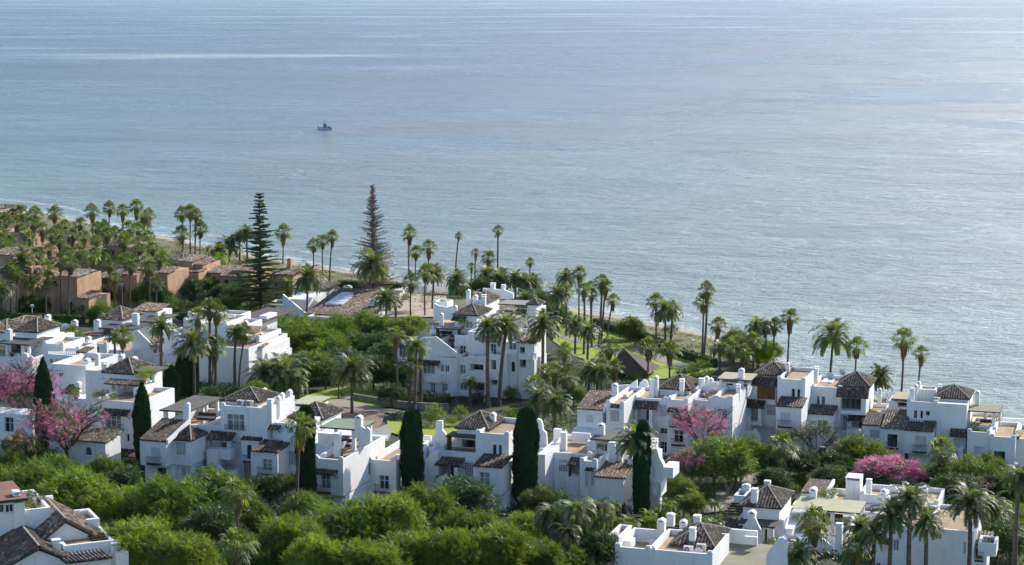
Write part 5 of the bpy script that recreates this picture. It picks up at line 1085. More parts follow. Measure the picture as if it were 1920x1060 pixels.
# ------------------------------------------------------------------ bottom right complex
def complex_right():
    h = House(1200, 1112, 'white house at the lower right with air conditioners on its terrace and olive flat roof', group='white houses in the foreground')
    h.block(1153, 1025, 1220, 0, 7, par=1.3); h.block(1218, 1030, 1336, .5, 7.5, par=.5); h.block(1136, 1008, 1160, 4, 5, par=.5); h.block(1157, 999, 1236, 7.8, .35, y1=1014, top='plain')
    h.block(1165, 1014, 1184, 2, 1.5, y1=1028, top='plain'); h.block(1217, 1012, 1233, 5.5, .4, y1=1033, top='plain')
    h.chim(1232, 1245, 973, 1018, 6.6, d=.8); h.chim(1249, 1263, 963, 977, 13); h.chim(1274, 1286, 975, 1001, 9)
    g = h.hip(1256, 1021, 1341, 982, 3.6, 7); h.hipwall(g, 1.5); h.chim(1292, 1303, 990, 1022, 4.2, 'plain'); h.chim(1300, 1312, 967, 985, 11, 'open')
    h.ac(1290, 1031, 1.6, 'air conditioner left of the round dish on the lower right roof terrace'); h.ac(1314, 1027, 3.0, 'raised air conditioner behind the round dish on the lower right roof terrace'); h.dish(1309, 1036, 1.5, 'large round white dish on the terrace of the lower right house', 9, face=200)
    h.dish(1313, 1003, 5.5, 'small narrow dish standing on the hipped roof of the lower right house', 7, face=280)
    h.canopy(1334, 1060, 1438, 1016, 3.5, 'olive', ph=3, posts=[(.02,.02)]); h.block(1340, 1064, 1436, 4, 8, top='plain'); h.beams(1240, 1005, 1278, 985, 10, 5)
    h.block(1340, 990, 1420, 11, .35, y1=1016, top='plain'); h.block(1396, 1006, 1420, 9.5, .35, y1=1020, top='plain')
    h.prof([(1437,1050),(1438,1038),(1459,1010),(1468,1008),(1474,1014),(1476,1070),(1437,1070)], 3.0, .6); h.chim(1463, 1474, 1006, 1040, 3.5)
    h.pot(1338, 1052, 3, 'x', .1) if False else None
    h = House(1430, 1040, 'white house with large hipped roof and slate porch roof at the lower right', group='white houses in the foreground')
    g = h.hip(1387, 948, 1466, 910.5, 4, 7.5); h.hipwall(g, 1.6); h.chim(1408, 1419, 917, 946, 4.4, 'plain', d=.8); h.chim(1433, 1443, 902, 914, 9, 'open')
    h.block(1384, 968, 1470, 5, 6, top='plain'); h.canopy(1402, 985, 1452, 968, 1.6, 'navy', ph=2.4, posts=[(.97,.04)]); h.canopy(1384, 979, 1402, 960, 3, 'navy', ph=2.4)
    h.block(1394, 986, 1430, 2.2, 4, top='plain', ops=[(1400,1000,1412,1012,'void')] if False else ()); h.block(1428, 988, 1448, 3.5, 3, top='plain', ops=[(1429,992,1438,1020,'void')])
    h.chim(1402, 1415, 958, 986, 1.2, d=.9); h.prof([(1384,1010),(1386,998),(1396,984),(1404,972),(1416,972),(1422,986),(1428,996),(1428,1022),(1384,1022)], 1.0, .4)
    h.shed(1336, 992, 1392, 973, 3, 5); h.block(1338, 993, 1384, 3.3, 5, top='plain'); h.chim(1343, 1351, 981, 994, 2.6); h.block(1376, 929, 1398, 9, 3, par=.3, y1=942, horns=False); h.chim(1391, 1405, 908, 924, 11.5)
    h.beams(1356, 962, 1388, 944, 5, 5); h.block(1446, 990, 1486, 5.5, 5, top='plain', ops=[(1464,988,1472,1000,'win:b')]); h.block(1444, 1015, 1490, 2, 3, par=.3)
    h.pot(1402, 1002, .5, 'pot with trailing plant on the porch wall of the lower right hipped house', .4, 'leafD'); h.pot(1450, 1022, .5, 'yellow green round plant beside the dark doorway', .6, 'leafB', .3)
    h = House(1545, 1040, 'white house with wide pale green canopy over a shaded terrace at the lower right', group='white houses in the foreground')
    h.canopy(1485, 953, 1612, 937, 5.0, 'pale', ph=2.6, posts=[(.99,.05),(.6,.05),(.99,.95),(.02,.95)], d=5.2); h.block(1486, 946, 1560, 11.0, 3, top='plain', ops=[(1500,956,1545,975,'void')])
    h.beams(1484, 960, 1546, 955, 2.5, 4, 'white'); h.block(1478, 966, 1500, 6, 3, top='plain', ops=[(1481,968,1496,980,'win:c')]); h.chim(1517.5, 1529.5, 915, 941, 9.8, d=1.0)
    h.block(1478, 1000, 1580, 2.2, 9, par=.8); h.prof([(1500,1062),(1500,1012),(1520,1006),(1544,1012),(1562,1026),(1566,1045),(1566,1070),(1500,1070)], .8, .5); h.block(1478, 1012, 1508, 1.2, 4, par=.4)
    h.chim(1567, 1577, 982, 1064, .2, 'plain', d=.7); h.pot(1551, 1052, -.6, 'clipped round bush in a white pot by the tall white post', .75, 'leafA', .5)
    h.shed(1500, 923, 1546, 900, 14, 6, verge=True); h.block(1502, 925, 1546, 14.3, 5, top='plain'); h.seats(1560, 980, 7, 'black outdoor sofa under the pale green canopy', 3)
    h.pot(1541, 938, 11.5, 'upright green plant between the pale green canopy and the white chimneys', .8, 'leafB'); h.pot(1558, 936, 11.5, 'bushy green plant right of the pale green canopy chimney', .9, 'leafB')
    h = House(1640, 1010, 'white house with very broad square chimney in front of the round pink tree', group='white houses in the foreground')
    h.block(1556, 916, 1700, 10, .35, y1=946, top='plain'); h.block(1556, 942, 1614, 5, 5, par=.3, horns=False); h.chim(1586, 1612, 895, 938, 7, 'open', d=2.2); h.block(1612, 926, 1662, 5.5, 5, par=.6, horns=False); h.chim(1624, 1633, 899, 928, 7, 'plain'); h.chim(1651, 1661, 917, 938, 5.8); h.chim(1692, 1702, 905, 930, 9)
    h.block(1660, 936, 1760, 6, 7, par=.5, y1=990); h.chim(1728, 1738, 912, 936, 9); h.prof([(1657,930),(1660,918),(1668,910),(1678,912),(1686,924),(1686,940),(1657,940)], 9, .4); h.block(1560, 955, 1660, 1.5, 3.5, par=.4)
    h = House(1730, 1085, 'large plain white house behind the date palms at the lower right corner', group='white houses in the foreground')
    h.block(1640, 981, 1740, 0, 9, par=.35, ops=[(1675,1012,1685,1035,'win:c')]); h.block(1739, 990, 1826, -.6, 10, par=.35, ops=[(1806,1016,1811,1040,'win')], horns=False); h.block(1645, 1012, 1670, -.8, .9, y1=1020, top='plain', m=M['wood'])
    h.block(1700, 972, 1790, 9, 5, par=.3); h.canopy(1782, 986, 1826, 978, 4, 'greyroof', ph=.6); h.shed(1824, 1020, 1858, 997, 1.5, 4, m='tilel')
    h.block(1826, 1020, 1850, 2, 5, top='plain', ops=[(1829,1028,1842,1050,'void')]); h.block(1834, 1018, 1868, .6, 3, y1=1042, par=.4, horns=False); h.rail(1828, 1034, 1844, 1052, .6, .2); h.block(1600, 1002, 1645, 3, 6, par=.4)
complex_right()
# ------------------------------------------------------------------ bottom left complex
def complex_left():
    h = House(40, 1120, 'white house with reddish brown flat roof in the bottom left corner', group='white houses in the foreground', a=-25)
    h.block(-40, 948, 27, 0, 8, top='plain', ops=[(-14,948,9,962,'win'),(10,947,26,961,'win')]); h.canopy(-45, 945, 53, 912, -.4, 'redroof', ph=.3, th=.2); h.chim(26, 38, 923, 944, .5, 'open', d=.9)
    h.block(26, 944, 46, -.3, 6, top='plain', y1=1000); h.block(44, 957, 95, 0, 7, par=1.0, y1=1000, horns=False); h.block(42, 936, 100, 7.2, .35, y1=956, top='plain')
    h.pot(64, 952, 3, 'grey leafy tall pot plant on the terrace beside the reddish brown roof', .9, 'leafG'); h.pot(50, 952, 1, 'small green pot plant next to the open chimney by the reddish roof', .5, 'leafB'); h.pot(80, 950, 3.2, 'twiggy potted bush by the right parapet next to the reddish roof', .6, 'leafG')
    def gable(h, xl, yl, xa, ya, xr, yr, v, d, m='tile'):
        (ul, wl_), (ua, wa), (ur, wr) = h.pt(xl, yl, v), h.pt(xa, ya, v), h.pt(xr, yr, v); mb = MB(); k = .18
        mb.add([(ul,v,wl_-3.5),(ur,v,wr-3.5),(ur,v,wr),(ua,v,wa-.05),(ul,v,wl_)]+[(ul,v+d,wl_-3.5),(ur,v+d,wr-3.5),(ur,v+d,wr),(ua,v+d,wa-.05),(ul,v+d,wl_)], [(0,1,2,3,4),(9,8,7,6,5),(0,5,6,1),(1,6,7,2),(4,9,5,0)]); h.add(mb, 'gable_wall', M['white'])
        rb = MB(); o = .45
        for (ue, we, sg) in ((ul, wl_, -1), (ur, wr, 1)):
            sl_ = (wa-we)/abs(ua-ue); ue2 = ue+sg*.5; we2 = we-.5*sl_; F = [(ue2,v-o,we2+k),(ua,v-o,wa+k),(ua,v+d,wa+k),(ue2,v+d,we2+k)]
            rb.add(F+[(a,b,c-k) for a,b,c in F], [(0,1,2,3),(4,7,6,5),(0,4,5,1),(3,2,6,7),(0,3,7,4)]); tile_face(rb, F, (sg*-abs(ua-ue), 0, wa-we))
        rbar(rb, (ua,v-o,wa+k+.03), (ua,v+d,wa+k+.03), .12); h.add(rb, 'tile_roof', [M[m], M['ridge']])
        fb = MB(); 
        for (ue, we) in ((ul, wl_), (ur, wr)): fb.tube([(ue, v-.06, we-.16), (ua, v-.06, wa-.16)], [.07, .07], 4)
        h.add(fb, 'bargeboard', M['wood'])
    h = House(120, 1130, 'white house with low gable roof and slatted pergola at the bottom left', group='white houses in the foreground', a=-25)
    gable(h, 78, 1013, 122, 976, 182, 1006, 0, 8, 'tilel'); h.block(60, 1020, 176, .5, 9, top='plain', y1=1100); h.beams(172, 1014, 218, 998, -1.5, 5)
    h.prof([(128,972),(145,966),(150,959),(164,957),(170,962),(172,968),(184,974),(187,996),(128,996)], 8.5, .4); h.block(140, 978, 187, 5, 4, par=.4, horns=False); h.block(163, 975, 187, 2.5, .4, y1=1010, top='plain')
    h.block(120, 1024, 214, -2.5, 6, par=.25, y1=1100, horns=False); h.block(208, 1020, 226, -3, 5, par=.7); h.block(218, 1038, 241, -4, 4, par=.6); h.chim(221, 228, 1015, 1030, -1)
    h.shed(124, 1056, 212, 1032, -6.5, 5.4, name='tile_roof'); h.block(128, 1058, 208, -6, 4, top='plain'); h.chim(99, 115, 1014, 1036, -3, 'plain')
    h = House(60, 1160, 'white gabled house with dark front roof cut by the bottom left frame edge', group='white houses in the foreground', a=-25)
    gable(h, 10, 1062, 72, 1027, 136, 1052, 0, 9)
    h.block(-30, 1006, 60, 8, 6, par=.3); h.ac(34, 1006, 8.4, 'boxy air conditioner on the flat roof in the bottom left corner'); h.ac(60, 992, 12, 'tall air conditioner standing between the two gable roofs'); h.ac(10, 1006, 8.6, 'leftmost air conditioner on the flat roof in the bottom left corner'); h.dish(18, 1018, 7, 'round white dish on the flat roof in the bottom left corner', 8, face=150)
    h.block(44, 988, 96, 9, .35, y1=1000, top='plain') if False else None
complex_left()
# ------------------------------------------------------------------ street lamps and small garden things
def lamp(px, py, ty, label):
    B = G(px, py); r = ray(px, ty); t = B.y/r.y; H = CAMZ+r.z*t-B.z; e = empty('street_lamp', B, 0, label=label, cat='street lamp', group='garden lamps')
    mb = MB(); mb.tube([(0,0,0),(0,0,H*.92)], [.09, .06], 8); mb.obj('post', M['trim'], e); g = MB(); g.tube([(0,0,H*.92),(0,0,H*.94),(0,0,H),(0,0,H*1.01)], [.1,.3,.34,.1], 10); g.obj('lamp_head', M['trim'], e); a = MB(); a.tube([(-.5,0,H*.86),(0,0,H*.9),(.5,0,H*.86)], [.04]*3, 5); a.obj('arm', M['trim'], e)
lamp(61, 600, 572, 'thin white lamp post in front of the arched terracotta porch'); lamp(230, 574, 532, 'slim grey lamp post between the terracotta villas'); lamp(260, 574, 543, 'curved head lamp post in front of the dark trees by the terracotta villas')
lamp(770, 634, 603, 'white double globe lamp left of the middle apartment block'); lamp(1174, 624, 602, 'white lamp post at the beach hedge'); lamp(1299, 668, 638, 'slender lamp on the dune behind the beach hedge'); lamp(908, 754, 737, 'short white lamp at the foot of the middle apartment block')
# thatched pavilion
P_ = G(1186, 704); e = empty('thatched_pavilion', P_, -R(18), label='dark brown tent shaped thatched pavilion on the seaside lawn', cat='pavilion')
mb = MB(); s_ = 3.7; hh = 2.2; rr = ray(1164, 654); tt = P_.y/rr.y; H_ = CAMZ+rr.z*tt-P_.z
mb.add([(-s_,-s_,hh*.5),(s_,-s_,hh*.5),(s_,s_,hh*.5),(-s_,s_,hh*.5),(-1.7,.3,H_)], [(0,1,4),(1,2,4),(2,3,4),(3,0,4),(0,3,2,1)]); mb.obj('thatch_roof', noisemat('old thatch', [(.3,(.045,.032,.025)), (.7,(.09,.065,.05))], scale=1.5, vec=(1,1,.3), bump=.5), e)
for x, y in ((-2.7,-2.7),(2.7,-2.7),(2.7,2.7),(-2.7,2.7)):
    k = MB(); k.tube([(x,y,-.5),(x,y,hh*.6)], [.15,.15], 8); k.obj('post', M['wood'], e)
def lounger(px, py, label, rz=.5):
    B = G(px, py); B.z += .15; e = empty('sun_lounger', B, rz, label=label, cat='sun lounger', group='sun loungers on the lawn'); a = MB(); a.box(-.35,-1,.28,.35,.5,.36); a.obj('frame', M['trim'], e); b = MB(); b.add([(-.35,.5,.36),(.35,.5,.36),(.35,1.0,.85),(-.35,1.0,.85),(-.35,.5,.28),(.35,.5,.28),(.35,1.05,.78),(-.35,1.05,.78)], [(0,1,2,3),(4,7,6,5),(0,4,5,1),(1,5,6,2),(2,6,7,3),(3,7,4,0)]); b.obj('backrest', M['trim'], e)
    for x, y in ((-.3,-.9),(.3,-.9),(.3,.4),(-.3,.4)): l_ = MB(); l_.box(x-.03,y-.03,0,x+.03,y+.03,.28); l_.obj('leg', M['trim'], e)
lounger(1120, 626, 'white sun lounger on the lawn nearest the beach hedge'); lounger(1127, 629, 'white sun lounger on the lawn, middle of the three'); lounger(1113, 631, 'white sun lounger on the lawn nearest the camera')
# ------------------------------------------------------------------ palms: kind, crown x, crown y, base y, crown width px, base x
PALMS = """
fan 12 470 560 34;fan 70 480 580 34 72;fan 150 476 570 32;fan 205 500 575 30;fan 262 470 540 30 262;fan 245 486 560 28;fan 90 505 590 34;fan 20 510 592 36;lime 130 520 585 34;fan 170 520 585 30;lime 60 530 592 40;lime 330 510 560 34;lime 355 500 550 32;feather 385 498 545 38
feather 410 470 500 34;feather 540 535 560 30;fan 1128 690 735 40;feather 1120 700 742 44;feather 985 560 590 40;fan 1040 700 750 40;feather 1010 745 800 44;fan 1024 700 760 36
fan 150 700 760 30;feather 200 600 640 32;fan 60 612 660 30;lime 320 690 735 30;feather 1350 655 700 34;fan 1412 640 700 34;feather 1380 880 930 44;feather 1340 990 1030 40;lime 1215 965 1000 36;feather 1180 985 1030 44;lime 1340 945 975 30;feather 1895 1000 1060 54;lime 1765 985 1040 30
fan 40 403 470 34 42;fan 67 405 478 34 70;fan 102 403 470 34 103;fan 8 419 500 34 10;fan 32 422 490 34 33;fan 61 422 492 34 62;fan 150 422 500 28 155
fan 173 399 462 32 175;fan 205 393 452 28 203;fan 230 397 450 28 232;fan 256 390 455 32 257;fan 279 405 462 28 277;fan 182 430 480 28 181;fan 214 438 500 30 213
fan 235 450 520 30 236;fan 259 432 490 30 258;fan 277 448 500 32 275;fan 136 443 520 30 137;fan 98 443 530 32 92;fan 79 432 510 30 80;fan 5 440 520 32 4;fan 180 454 530 28 179
fan 24 405 470 28 25;fan 122 425 490 26 121;fan 158 446 540 28 155;fan 92 470 560 26 91;fan 196 425 470 24 196
fan 20 455 530 30 20;fan 55 448 520 28 56;fan 112 455 540 28 113;feather 270 415 470 34 271
lime 48 470 545 42;lime 190 477 530 38;lime 227 483 530 30;lime 277 466 520 40;lime 317 500 560 34;lime 302 478 530 34;lime 170 486 560 30
feather 42 490 588 52 42;fan 114 490 596 40 114;fan 132 498 604 38 129;feather 2 545 600 44 4
fan 341 403 470 30 343;fan 357 399 480 32 357;fan 368 406 484 28 366;fan 341 442 482 34 342;fan 376 432 486 32 375
lime 390 468 490 26;feather 431 461 492 46 430;feather 462 438 492 34 464;lime 407 490 520 50 408;fan 464 530 582 32 462;feather 448 444 490 26 449
fan 531 438 495 32 530;fan 588 461 510 28 588;fan 605 454 526 28 606;fan 623 446 528 26 618
feather 578 522 596 56 575;feather 699 498 577 68 691;feather 724 559 622 48 723;feather 742 567 600 26 742
fan 768 440 519 30 767;fan 780 475 522 28 779;fan 804 465 545 30 801;fan 798 512 593 36 797;feather 814 514 580 44 811;fan 771 532 598 38 770
fan 860 444 515 16 854;feather 857 524 553 42 856;fan 892 475 537 18 891;fan 884 501 532 16 884;fan 916 486 522 30 916;fan 934 434 524 22 933;feather 913 518 552 48 912
feather 936 524 556 44;fan 994 493 522 18 993;feather 999 534 560 46 997;feather 966 524 560 40;feather 980 530 562 36;fan 941 512 550 22
feather 1061 521 600 38 1061;feather 1045 553 634 46 1047;fan 1063 549 632 30 1063;fan 1087 516 600 32 1086;fan 1095 544 666 30 1094;fan 1110 553 653 26 1110;fan 1129 530 650 32 1122;fan 1135 540 650 30 1127;fan 1149 564 644 28 1137
feather 1079 611 666 42 1078;feather 1103 622 677 40 1101;feather 1018 609 748 60 1015;fan 1106 540 640 26 1106
fan 1229 566 640 32 1230;feather 1247 584 648 52 1247;feather 1260 583 642 40 1257;fan 1326 546 678 34 1318;fan 1319 570 676 36 1315;fan 1346 612 679 34 1338
feather 1420 614 690 44 1422;fan 1435 618 690 32;fan 1452 613 690 34 1449;fan 1481 598 694 38 1476;feather 1562 632 706 72 1556;fan 1606 653 712 42 1602;feather 1649 709 752 50 1648;fan 1695 640 750 46 1689;fan 1727 665 746 32 1719
fan 1058 661 705 36;fan 1142 654 702 46;fan 1216 655 712 46 1214;fan 1256 658 712 40 1255;fan 1372 657 704 44 1374;fan 1394 664 706 34;fan 1153 690 740 34
fan 104 622 690 42 101;fan 137 631 700 42 137;fan 230 634 712 44 230;feather 303 612 738 50 306;fan 371 598 736 40;fan 393 581 740 40;fan 406 588 742 46 404
feather 362 643 752 64 364;fan 389 650 742 36 402;fan 402 652 740 48 394;feather 443 624 728 36 441;fan 459 628 730 38 448;feather 271 735 800 40;feather 215 632 690 26
feather 500 705 742 76;feather 533 706 744 84;feather 660 694 778 74 660;fan 742 630 758 38 743;feather 780 652 770 48 777;fan 769 690 768 42 768;feather 882 718 760 28 882
feather 916 614 764 50 917;feather 950 613 760 62 936;fan 1004 726 788 46 1005;fan 1060 708 764 48 1066;feather 1041 757 810 56 1038;feather 1104 696 736 50 1103
feather 560 714 750 34;feather 1190 826 972 72 1192;fan 563 803 986 60 559;fan 445 926 1105 58 442;fan 444 1026 1160 70 446
weep 1033 966 1080 66;weep 1078 960 1088 76;weep 1120 956 1080 66;weep 1060 1000 1100 60
fan 1467 842 915 64 1461;fan 1766 850 948 58 1759
feather 1671 968 1128 74 1662;feather 1708 938 1132 74 1705;feather 1737 980 1130 66 1732;feather 1819 944 1126 80 1813;feather 1860 958 1050 68 1856;feather 1912 898 1090 62 1903;feather 1640 1000 1130 50
fan 1607 1034 1125 68;fan 1527 988 1125 72 1524;feather 1496 1044 1130 60;feather 1612 990 1110 56
feather 28 1062 1110 50;lime 1250 950 985 44;lime 1296 925 968 34;lime 1283 940 975 40;lime 1392 935 962 28;lime 1180 1002 1040 46;lime 635 712 750 30;lime 1150 950 990 30;lime 752 815 835 18
"""
for ln in PALMS.replace('\n', ';').split(';'):
    if not ln.strip(): continue
    q = ln.split(); v = [float(a) for a in q[1:]]; palm(q[0], v[0], v[1], v[2], v[3]*(1.3 if q[0] == 'fan' else 1.3), v[4] if len(v) > 4 else None, skirt=random.choice([0, 0, 1]))
for i_ in range(24):
    x_, y_ = random.uniform(0, 305), random.uniform(428, 535); palm('fan', x_, y_, y_+random.uniform(66, 84), random.uniform(34, 42))
def stump(cx, ty, by, label, top=None, w=.26):
    B = G(cx, by); r = ray(cx, ty); t = B.y/r.y; H = CAMZ+r.z*t-B.z; e = empty('bare_palm_trunk', B, 0, label=label, cat='palm tree'); m = MB(); m.tube([(0,0,-1),(0,0,H*.5),(0,0,H)], [w*1.15, w, w*1.05], 9); m.obj('trunk', M['palmbark'], e)
    if top:
        o = link(bpy.data.objects.new('crown', memo(('deadfan',), lambda: fan_crown(9, .35))), e); o.location = (0, 0, H-.2); o.scale = (top, top, top)
        me = memo(('deadfan2',), lambda: (lambda c: (c.materials.clear(), c.materials.append(M['deadfrond']), c)[2])(fan_crown(8, .4))); o.data = me
stump(39, 832, 925, 'dying fan palm with a dry yellow crown above the reddish roof', .95); stump(1541, 838, 905, 'bare topless palm trunk between the fan palm and the round pink tree', w=.42)
stump(768, 722, 768, 'short palm with dry yellow crown in front of the middle apartment block', .5); stump(789, 660, 766, 'bare palm trunk in front of the balcony of the middle apartment block'); stump(45, 850, 900, 'second thin bare trunk beside the dying fan palm')
# ------------------------------------------------------------------ cypresses: x, top, base, width
for q in ((58,631,700,17),(87,668,874,34),(150,666,738,11),(270,714,880,31),(322,684,762,30),(342,661,750,24),(357,664,748,30),(297,541,594,16),(1189,788,800,18)): cypress(*q)
for q in ((576,758,972,34),(774,766,950,39),(986,762,955,43),(1203,786,976,29)): cypress(*q, flat=True)
cypress(1011, 682, 725, 22)
# araucarias
def arauc(cx, ty, by, wpx, dead, label, nm):
    B = G(cx, by); r = ray(cx, ty); t = B.y/r.y; H = CAMZ+r.z*t-B.z; w = wpx*B.y/FPX/3.1; e = empty(nm, B, 0, label=label, cat='conifer')
    f, b = norfolk_mesh(dead); s = H/10
    o = link(bpy.data.objects.new('twigs' if dead else 'foliage', f), e); o.scale = (w, w, s); b_ = link(bpy.data.objects.new('branches', b), e); b_.scale = (w, w, s)
    k = MB(); k.tube([(0,0,-1),(0,0,H*.4),(0,0,H*.97)], [.38,.25,.04], 8); k.obj('trunk', M['bark'], e)
arauc(490, 358, 590, 112, False, 'tallest dark green araucaria conifer beside the terracotta villas', 'araucaria_tree'); arauc(700, 345, 562, 88, True, 'leafless grey dead conifer standing behind the clubhouse by the sea', 'dead_conifer')
# ------------------------------------------------------------------ round headed trees: x, y, radius, leaf
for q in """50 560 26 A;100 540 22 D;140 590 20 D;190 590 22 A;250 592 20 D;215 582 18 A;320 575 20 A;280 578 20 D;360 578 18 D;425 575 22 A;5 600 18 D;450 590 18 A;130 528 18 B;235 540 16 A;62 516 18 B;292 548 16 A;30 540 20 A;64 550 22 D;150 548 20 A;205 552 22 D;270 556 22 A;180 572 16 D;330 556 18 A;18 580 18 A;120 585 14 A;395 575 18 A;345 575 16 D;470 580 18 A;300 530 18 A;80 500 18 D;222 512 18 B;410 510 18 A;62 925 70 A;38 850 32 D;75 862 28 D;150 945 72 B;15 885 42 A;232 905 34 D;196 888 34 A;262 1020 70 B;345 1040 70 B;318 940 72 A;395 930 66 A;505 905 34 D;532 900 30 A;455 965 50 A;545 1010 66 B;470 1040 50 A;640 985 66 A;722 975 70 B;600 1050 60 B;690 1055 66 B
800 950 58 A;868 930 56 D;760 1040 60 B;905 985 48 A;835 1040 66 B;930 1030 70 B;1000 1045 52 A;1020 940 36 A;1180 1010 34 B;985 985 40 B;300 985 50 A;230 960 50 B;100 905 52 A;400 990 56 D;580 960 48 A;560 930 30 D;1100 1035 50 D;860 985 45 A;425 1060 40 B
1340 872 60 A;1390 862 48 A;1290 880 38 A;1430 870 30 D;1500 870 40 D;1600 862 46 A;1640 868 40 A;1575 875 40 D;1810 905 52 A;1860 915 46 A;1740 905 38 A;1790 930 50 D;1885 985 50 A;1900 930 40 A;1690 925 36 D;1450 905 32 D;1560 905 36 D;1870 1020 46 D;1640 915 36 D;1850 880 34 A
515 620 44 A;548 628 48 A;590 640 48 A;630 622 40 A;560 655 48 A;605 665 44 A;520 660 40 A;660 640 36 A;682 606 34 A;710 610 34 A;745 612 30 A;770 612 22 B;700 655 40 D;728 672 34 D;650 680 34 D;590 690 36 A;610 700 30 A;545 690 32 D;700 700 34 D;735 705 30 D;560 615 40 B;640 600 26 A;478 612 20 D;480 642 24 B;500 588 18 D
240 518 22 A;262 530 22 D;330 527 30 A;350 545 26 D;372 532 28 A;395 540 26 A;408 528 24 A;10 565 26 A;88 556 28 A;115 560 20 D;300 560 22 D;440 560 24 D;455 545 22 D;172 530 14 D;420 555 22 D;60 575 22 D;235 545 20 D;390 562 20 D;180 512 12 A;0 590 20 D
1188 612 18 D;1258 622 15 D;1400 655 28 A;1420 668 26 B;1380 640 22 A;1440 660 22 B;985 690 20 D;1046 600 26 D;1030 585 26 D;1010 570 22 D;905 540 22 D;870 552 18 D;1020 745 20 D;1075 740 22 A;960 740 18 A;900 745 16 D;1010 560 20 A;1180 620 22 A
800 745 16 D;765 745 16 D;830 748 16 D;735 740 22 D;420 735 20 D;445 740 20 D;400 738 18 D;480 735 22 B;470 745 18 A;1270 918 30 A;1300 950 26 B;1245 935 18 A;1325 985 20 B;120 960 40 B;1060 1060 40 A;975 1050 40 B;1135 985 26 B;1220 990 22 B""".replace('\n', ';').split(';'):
    a = q.split(); x, y, r_ = float(a[0]), float(a[1]), float(a[2]); lf = 'leaf'+a[3]; y += 14 if (y > 880 and 250 < x < 1010) else (15 if (598 < y < 650 and 500 < x < 760) else 0)
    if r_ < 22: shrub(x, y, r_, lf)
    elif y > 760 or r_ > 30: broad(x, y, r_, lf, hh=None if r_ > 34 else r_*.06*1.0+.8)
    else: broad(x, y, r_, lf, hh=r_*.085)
# pink silk floss trees
pk = (M['pink'], .62); 
broad(40, 728, 60, 'leafG', by=850, kind='pink_flowering_tree', second=(M['pink'],), sfrac=.72, sparse=True); broad(126, 802, 76, 'leafG', by=905, zs=.7, kind='pink_flowering_tree', second=(M['pink'],), sfrac=.5, sparse=True)
broad(1315, 800, 50, 'leafG', by=888, kind='pink_flowering_tree', second=(M['pink'],), sfrac=.62, sparse=True); broad(1668, 888, 56, 'leafG', hh=3.6, zs=.55, kind='pink_flowering_tree', second=(M['pink'],), sfrac=.74)
broad(1287, 866, 32, 'leafG', by=935, kind='pink_flowering_tree', second=(M['pink'],), sfrac=.5, sparse=True); broad(1838, 912, 24, 'leafA', hh=4, kind='pink_flowering_tree', second=(M['pink'],), sfrac=.3, sparse=True)
broad(1530, 825, 42, 'leafG', by=885, kind='thin_grey_tree', sparse=True)
# garden shrubs
for q in """822 786 27 B;860 776 17 A;952 786 22 B;745 782 13 D;1310 697 26 B;1276 702 14 D;890 800 12 B;640 742 12 D;700 560 9 A;625 540 12 G;850 795 13 B;1190 868 14 D;1410 832 16 D;1400 822 12 D;455 870 20 D;505 895 22 D;1500 845 22 D;1450 815 14 D;1275 985 18 B;1330 925 16 A;1310 1000 16 A;300 700 10 B;250 700 10 B;488 650 14 B;930 800 12 A;1480 922 20 A;1500 905 18 A;1450 925 14 A;1375 920 10 D;760 745 12 D;1260 855 10 D;1345 835 14 D;100 868 30 D;200 862 20 D;60 860 26 D;240 880 22 D;235 700 9 A;1125 675 14 D;1107 640 10 D
695 628 16 D;680 670 18 D;760 560 9 A;1212 835 12 D;1280 826 14 D;1860 880 16 D;1230 970 18 D;540 545 10 D;810 752 9 D;845 752 9 D;870 750 9 D;895 752 10 D;780 752 10 D""".replace('\n', ';').split(';'):
    a = q.split(); shrub(float(a[0]), float(a[1]), float(a[2]), 'leaf'+a[3])
hedge('clipped_hedge', [(1118,612),(1206,640),(1277,670),(1338,690)], 1.6, 1.5, 'long clipped hedge between the seaside lawn and the dune'); hedge('clipped_hedge', [(636,538),(690,541),(756,545)], 2.0, 1.4, 'clipped hedge behind the clubhouse along the beach')
hedge('clipped_hedge', [(0,600),(80,602),(160,606)], 1.2, 1.2, 'low hedge in front of the terracotta villas at the far left'); hedge('clipped_hedge', [(170,606),(262,604),(330,600),(395,596)], 1.6, 1.3, 'long low hedge running behind the white villas on the left')
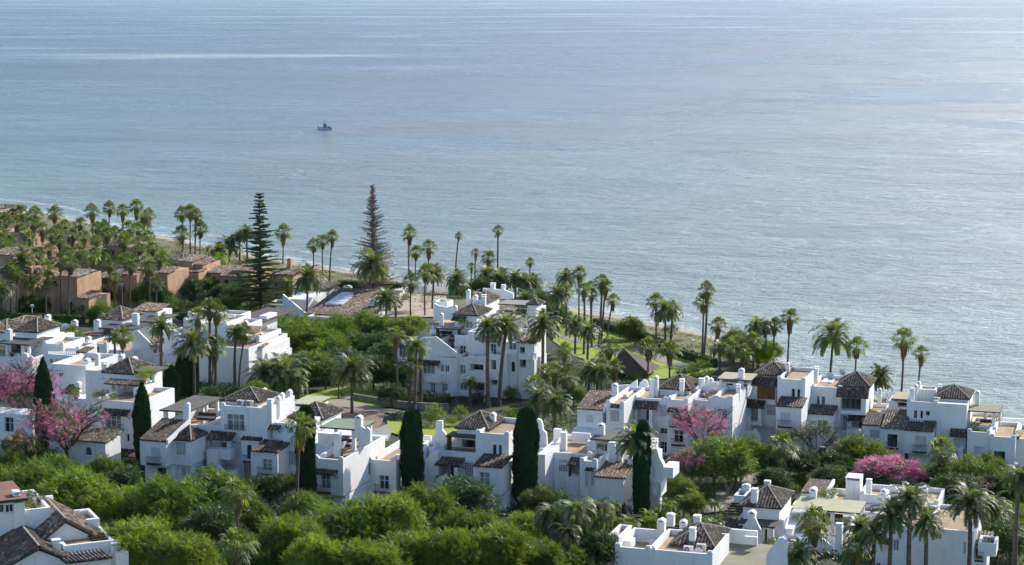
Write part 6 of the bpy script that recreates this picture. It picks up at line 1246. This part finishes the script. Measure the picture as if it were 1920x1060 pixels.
# dune scrub: uncountable
def scrub():
    Q = []
    for k in range(900):
        s = rng.uniform(-180, 260); d = rng.uniform(9, 34); x = SPT[0]+s*.65+SN[0]*d; y = SPT[1]-s*.76+SN[1]*d; z = gh(x, y); n = 45; r = rng.uniform(.4, 1.2)
        c = np.array([x, y, z+.15])+rng.normal(size=(n, 3))*np.array([r, r, .18]); Q.append(blades(c, rng.normal(size=(n, 3))+[0,0,.8], rng.normal(size=(n, 3)), rng.uniform(.25, .6, n), rng.uniform(.06, .16, n)))
    tag(link(bpy.data.objects.new('dune_scrub', quads_mesh('dune_scrub', np.vstack(Q), leafmat('dune scrub leaves', [(.3,(.06,.06,.025)), (.5,(.11,.11,.04)), (.7,(.20,.17,.08))], trans=.2)))), kind='stuff', label='dry scrub on the dune')
scrub()
def cover():
    """low planting under the trees"""
    Q = []
    for k in range(5200):
        x = rng.uniform(-110, 75); y = rng.uniform(165, 330); d = sdist(x, y)
        if d < 45: continue
        z = gh(x, y); n = 26; r = rng.uniform(.6, 1.5)
        px, py = proj((x, y, z))
        if py < 600 or (540 < px < 960 and 715 < py < 845) or (1080 < px < 1360 and py < 715) or (1300 < px < 1460 and 860 < py < 965): continue
        c = np.array([x, y, z+.3])+rng.normal(size=(n, 3))*np.array([r, r, .25]); Q.append(blades(c, rng.normal(size=(n, 3))+[0,0,.4], rng.normal(size=(n, 3)), rng.uniform(.3, .6, n), rng.uniform(.12, .25, n)))
    tag(link(bpy.data.objects.new('ground_cover', quads_mesh('ground_cover', np.vstack(Q), M['leafD']))), kind='stuff', label='low dark ground cover under the trees')
cover()
# ------------------------------------------------------------------ labels that single each plant out
ZONES = [((0,0,300,470),'on the skyline of the terracotta grove'),((300,0,470,640),'by the beach right of the terracotta grove'),((0,470,300,560),'standing among the terracotta villas'),((470,0,660,640),'between the araucaria and the clubhouse'),
 ((660,0,850,560),'around the dead conifer'),((850,0,1040,575),'behind the middle apartment block'),((1040,0,1210,680),'on the seaside lawn'),((1210,0,1400,720),'on the dune by the long hedge'),((1400,0,1920,760),'rising against the sea at right'),
 ((0,560,300,800),'among the left white villas'),((300,560,470,770),'by the tall blank white wall'),((470,575,640,770),'in the park left of the path'),((640,575,760,770),'in the park near the plaza'),((760,560,1030,790),'by the middle apartment block'),((1030,680,1290,800),'behind the upper right row'),((640,770,1010,810),'in the sunlit garden behind the front row'),
 ((0,800,260,1080),'in the bottom left garden'),((240,800,600,1080),'below the leftmost front houses'),((600,800,960,1080),'below the central front houses'),((960,800,1270,1080),'around the lower centre right'),((1270,780,1500,1000),'in the shady garden at right'),((1500,780,1920,960),'below the upper right row'),((1400,900,1920,1100),'in front of the lower right houses'),((0,0,1920,1100),'in the gardens')]
LK = {'fan_palm':('fan palm','fan palms'),'date_palm':('date palm','date palms'),'coconut_palm':('bright feathery palm','bright feathery palms'),'garden_tree':('leafy tree','leafy garden trees'),'shrub':('round shrub','garden shrubs'),'cypress_tree':('dark cypress','cypress trees'),'pink_flowering_tree':('pink flowering tree','pink flowering trees'),'thin_grey_tree':('thin sparse grey tree',None)}
ORD = ['first','second','third','fourth','fifth','sixth','seventh','eighth','ninth','tenth','eleventh','twelfth']+['%dth' % i for i in range(13, 60)]
B_ = {}
for p in PLANTS:
    z = next(t for (b, t) in ZONES if b[0] <= p[1] < b[2] and b[1] <= p[2] < b[3]); B_.setdefault((p[0], z), []).append(p)
for (k, z), L in B_.items():
    L.sort(key=lambda p: p[1]); n = len(L); hs = sorted(p[5] for p in L); ds = sorted(p[4] for p in L)
    for i, p in enumerate(L):
        if n == 1: adj = ''
        elif p[5] == hs[-1]: adj = 'tallest '
        elif p[5] == hs[0]: adj = 'shortest '
        else: adj = 'tall ' if p[5] > hs[n//2] else 'lower '
        o = '' if n == 1 else ', '+('leftmost' if i == 0 else 'rightmost' if i == n-1 else ORD[i]+' from left')
        p[3]['label'] = (adj+LK[k][0]+' '+z+o)[:110]
        if LK[k][1]: p[3]['group'] = LK[k][1]
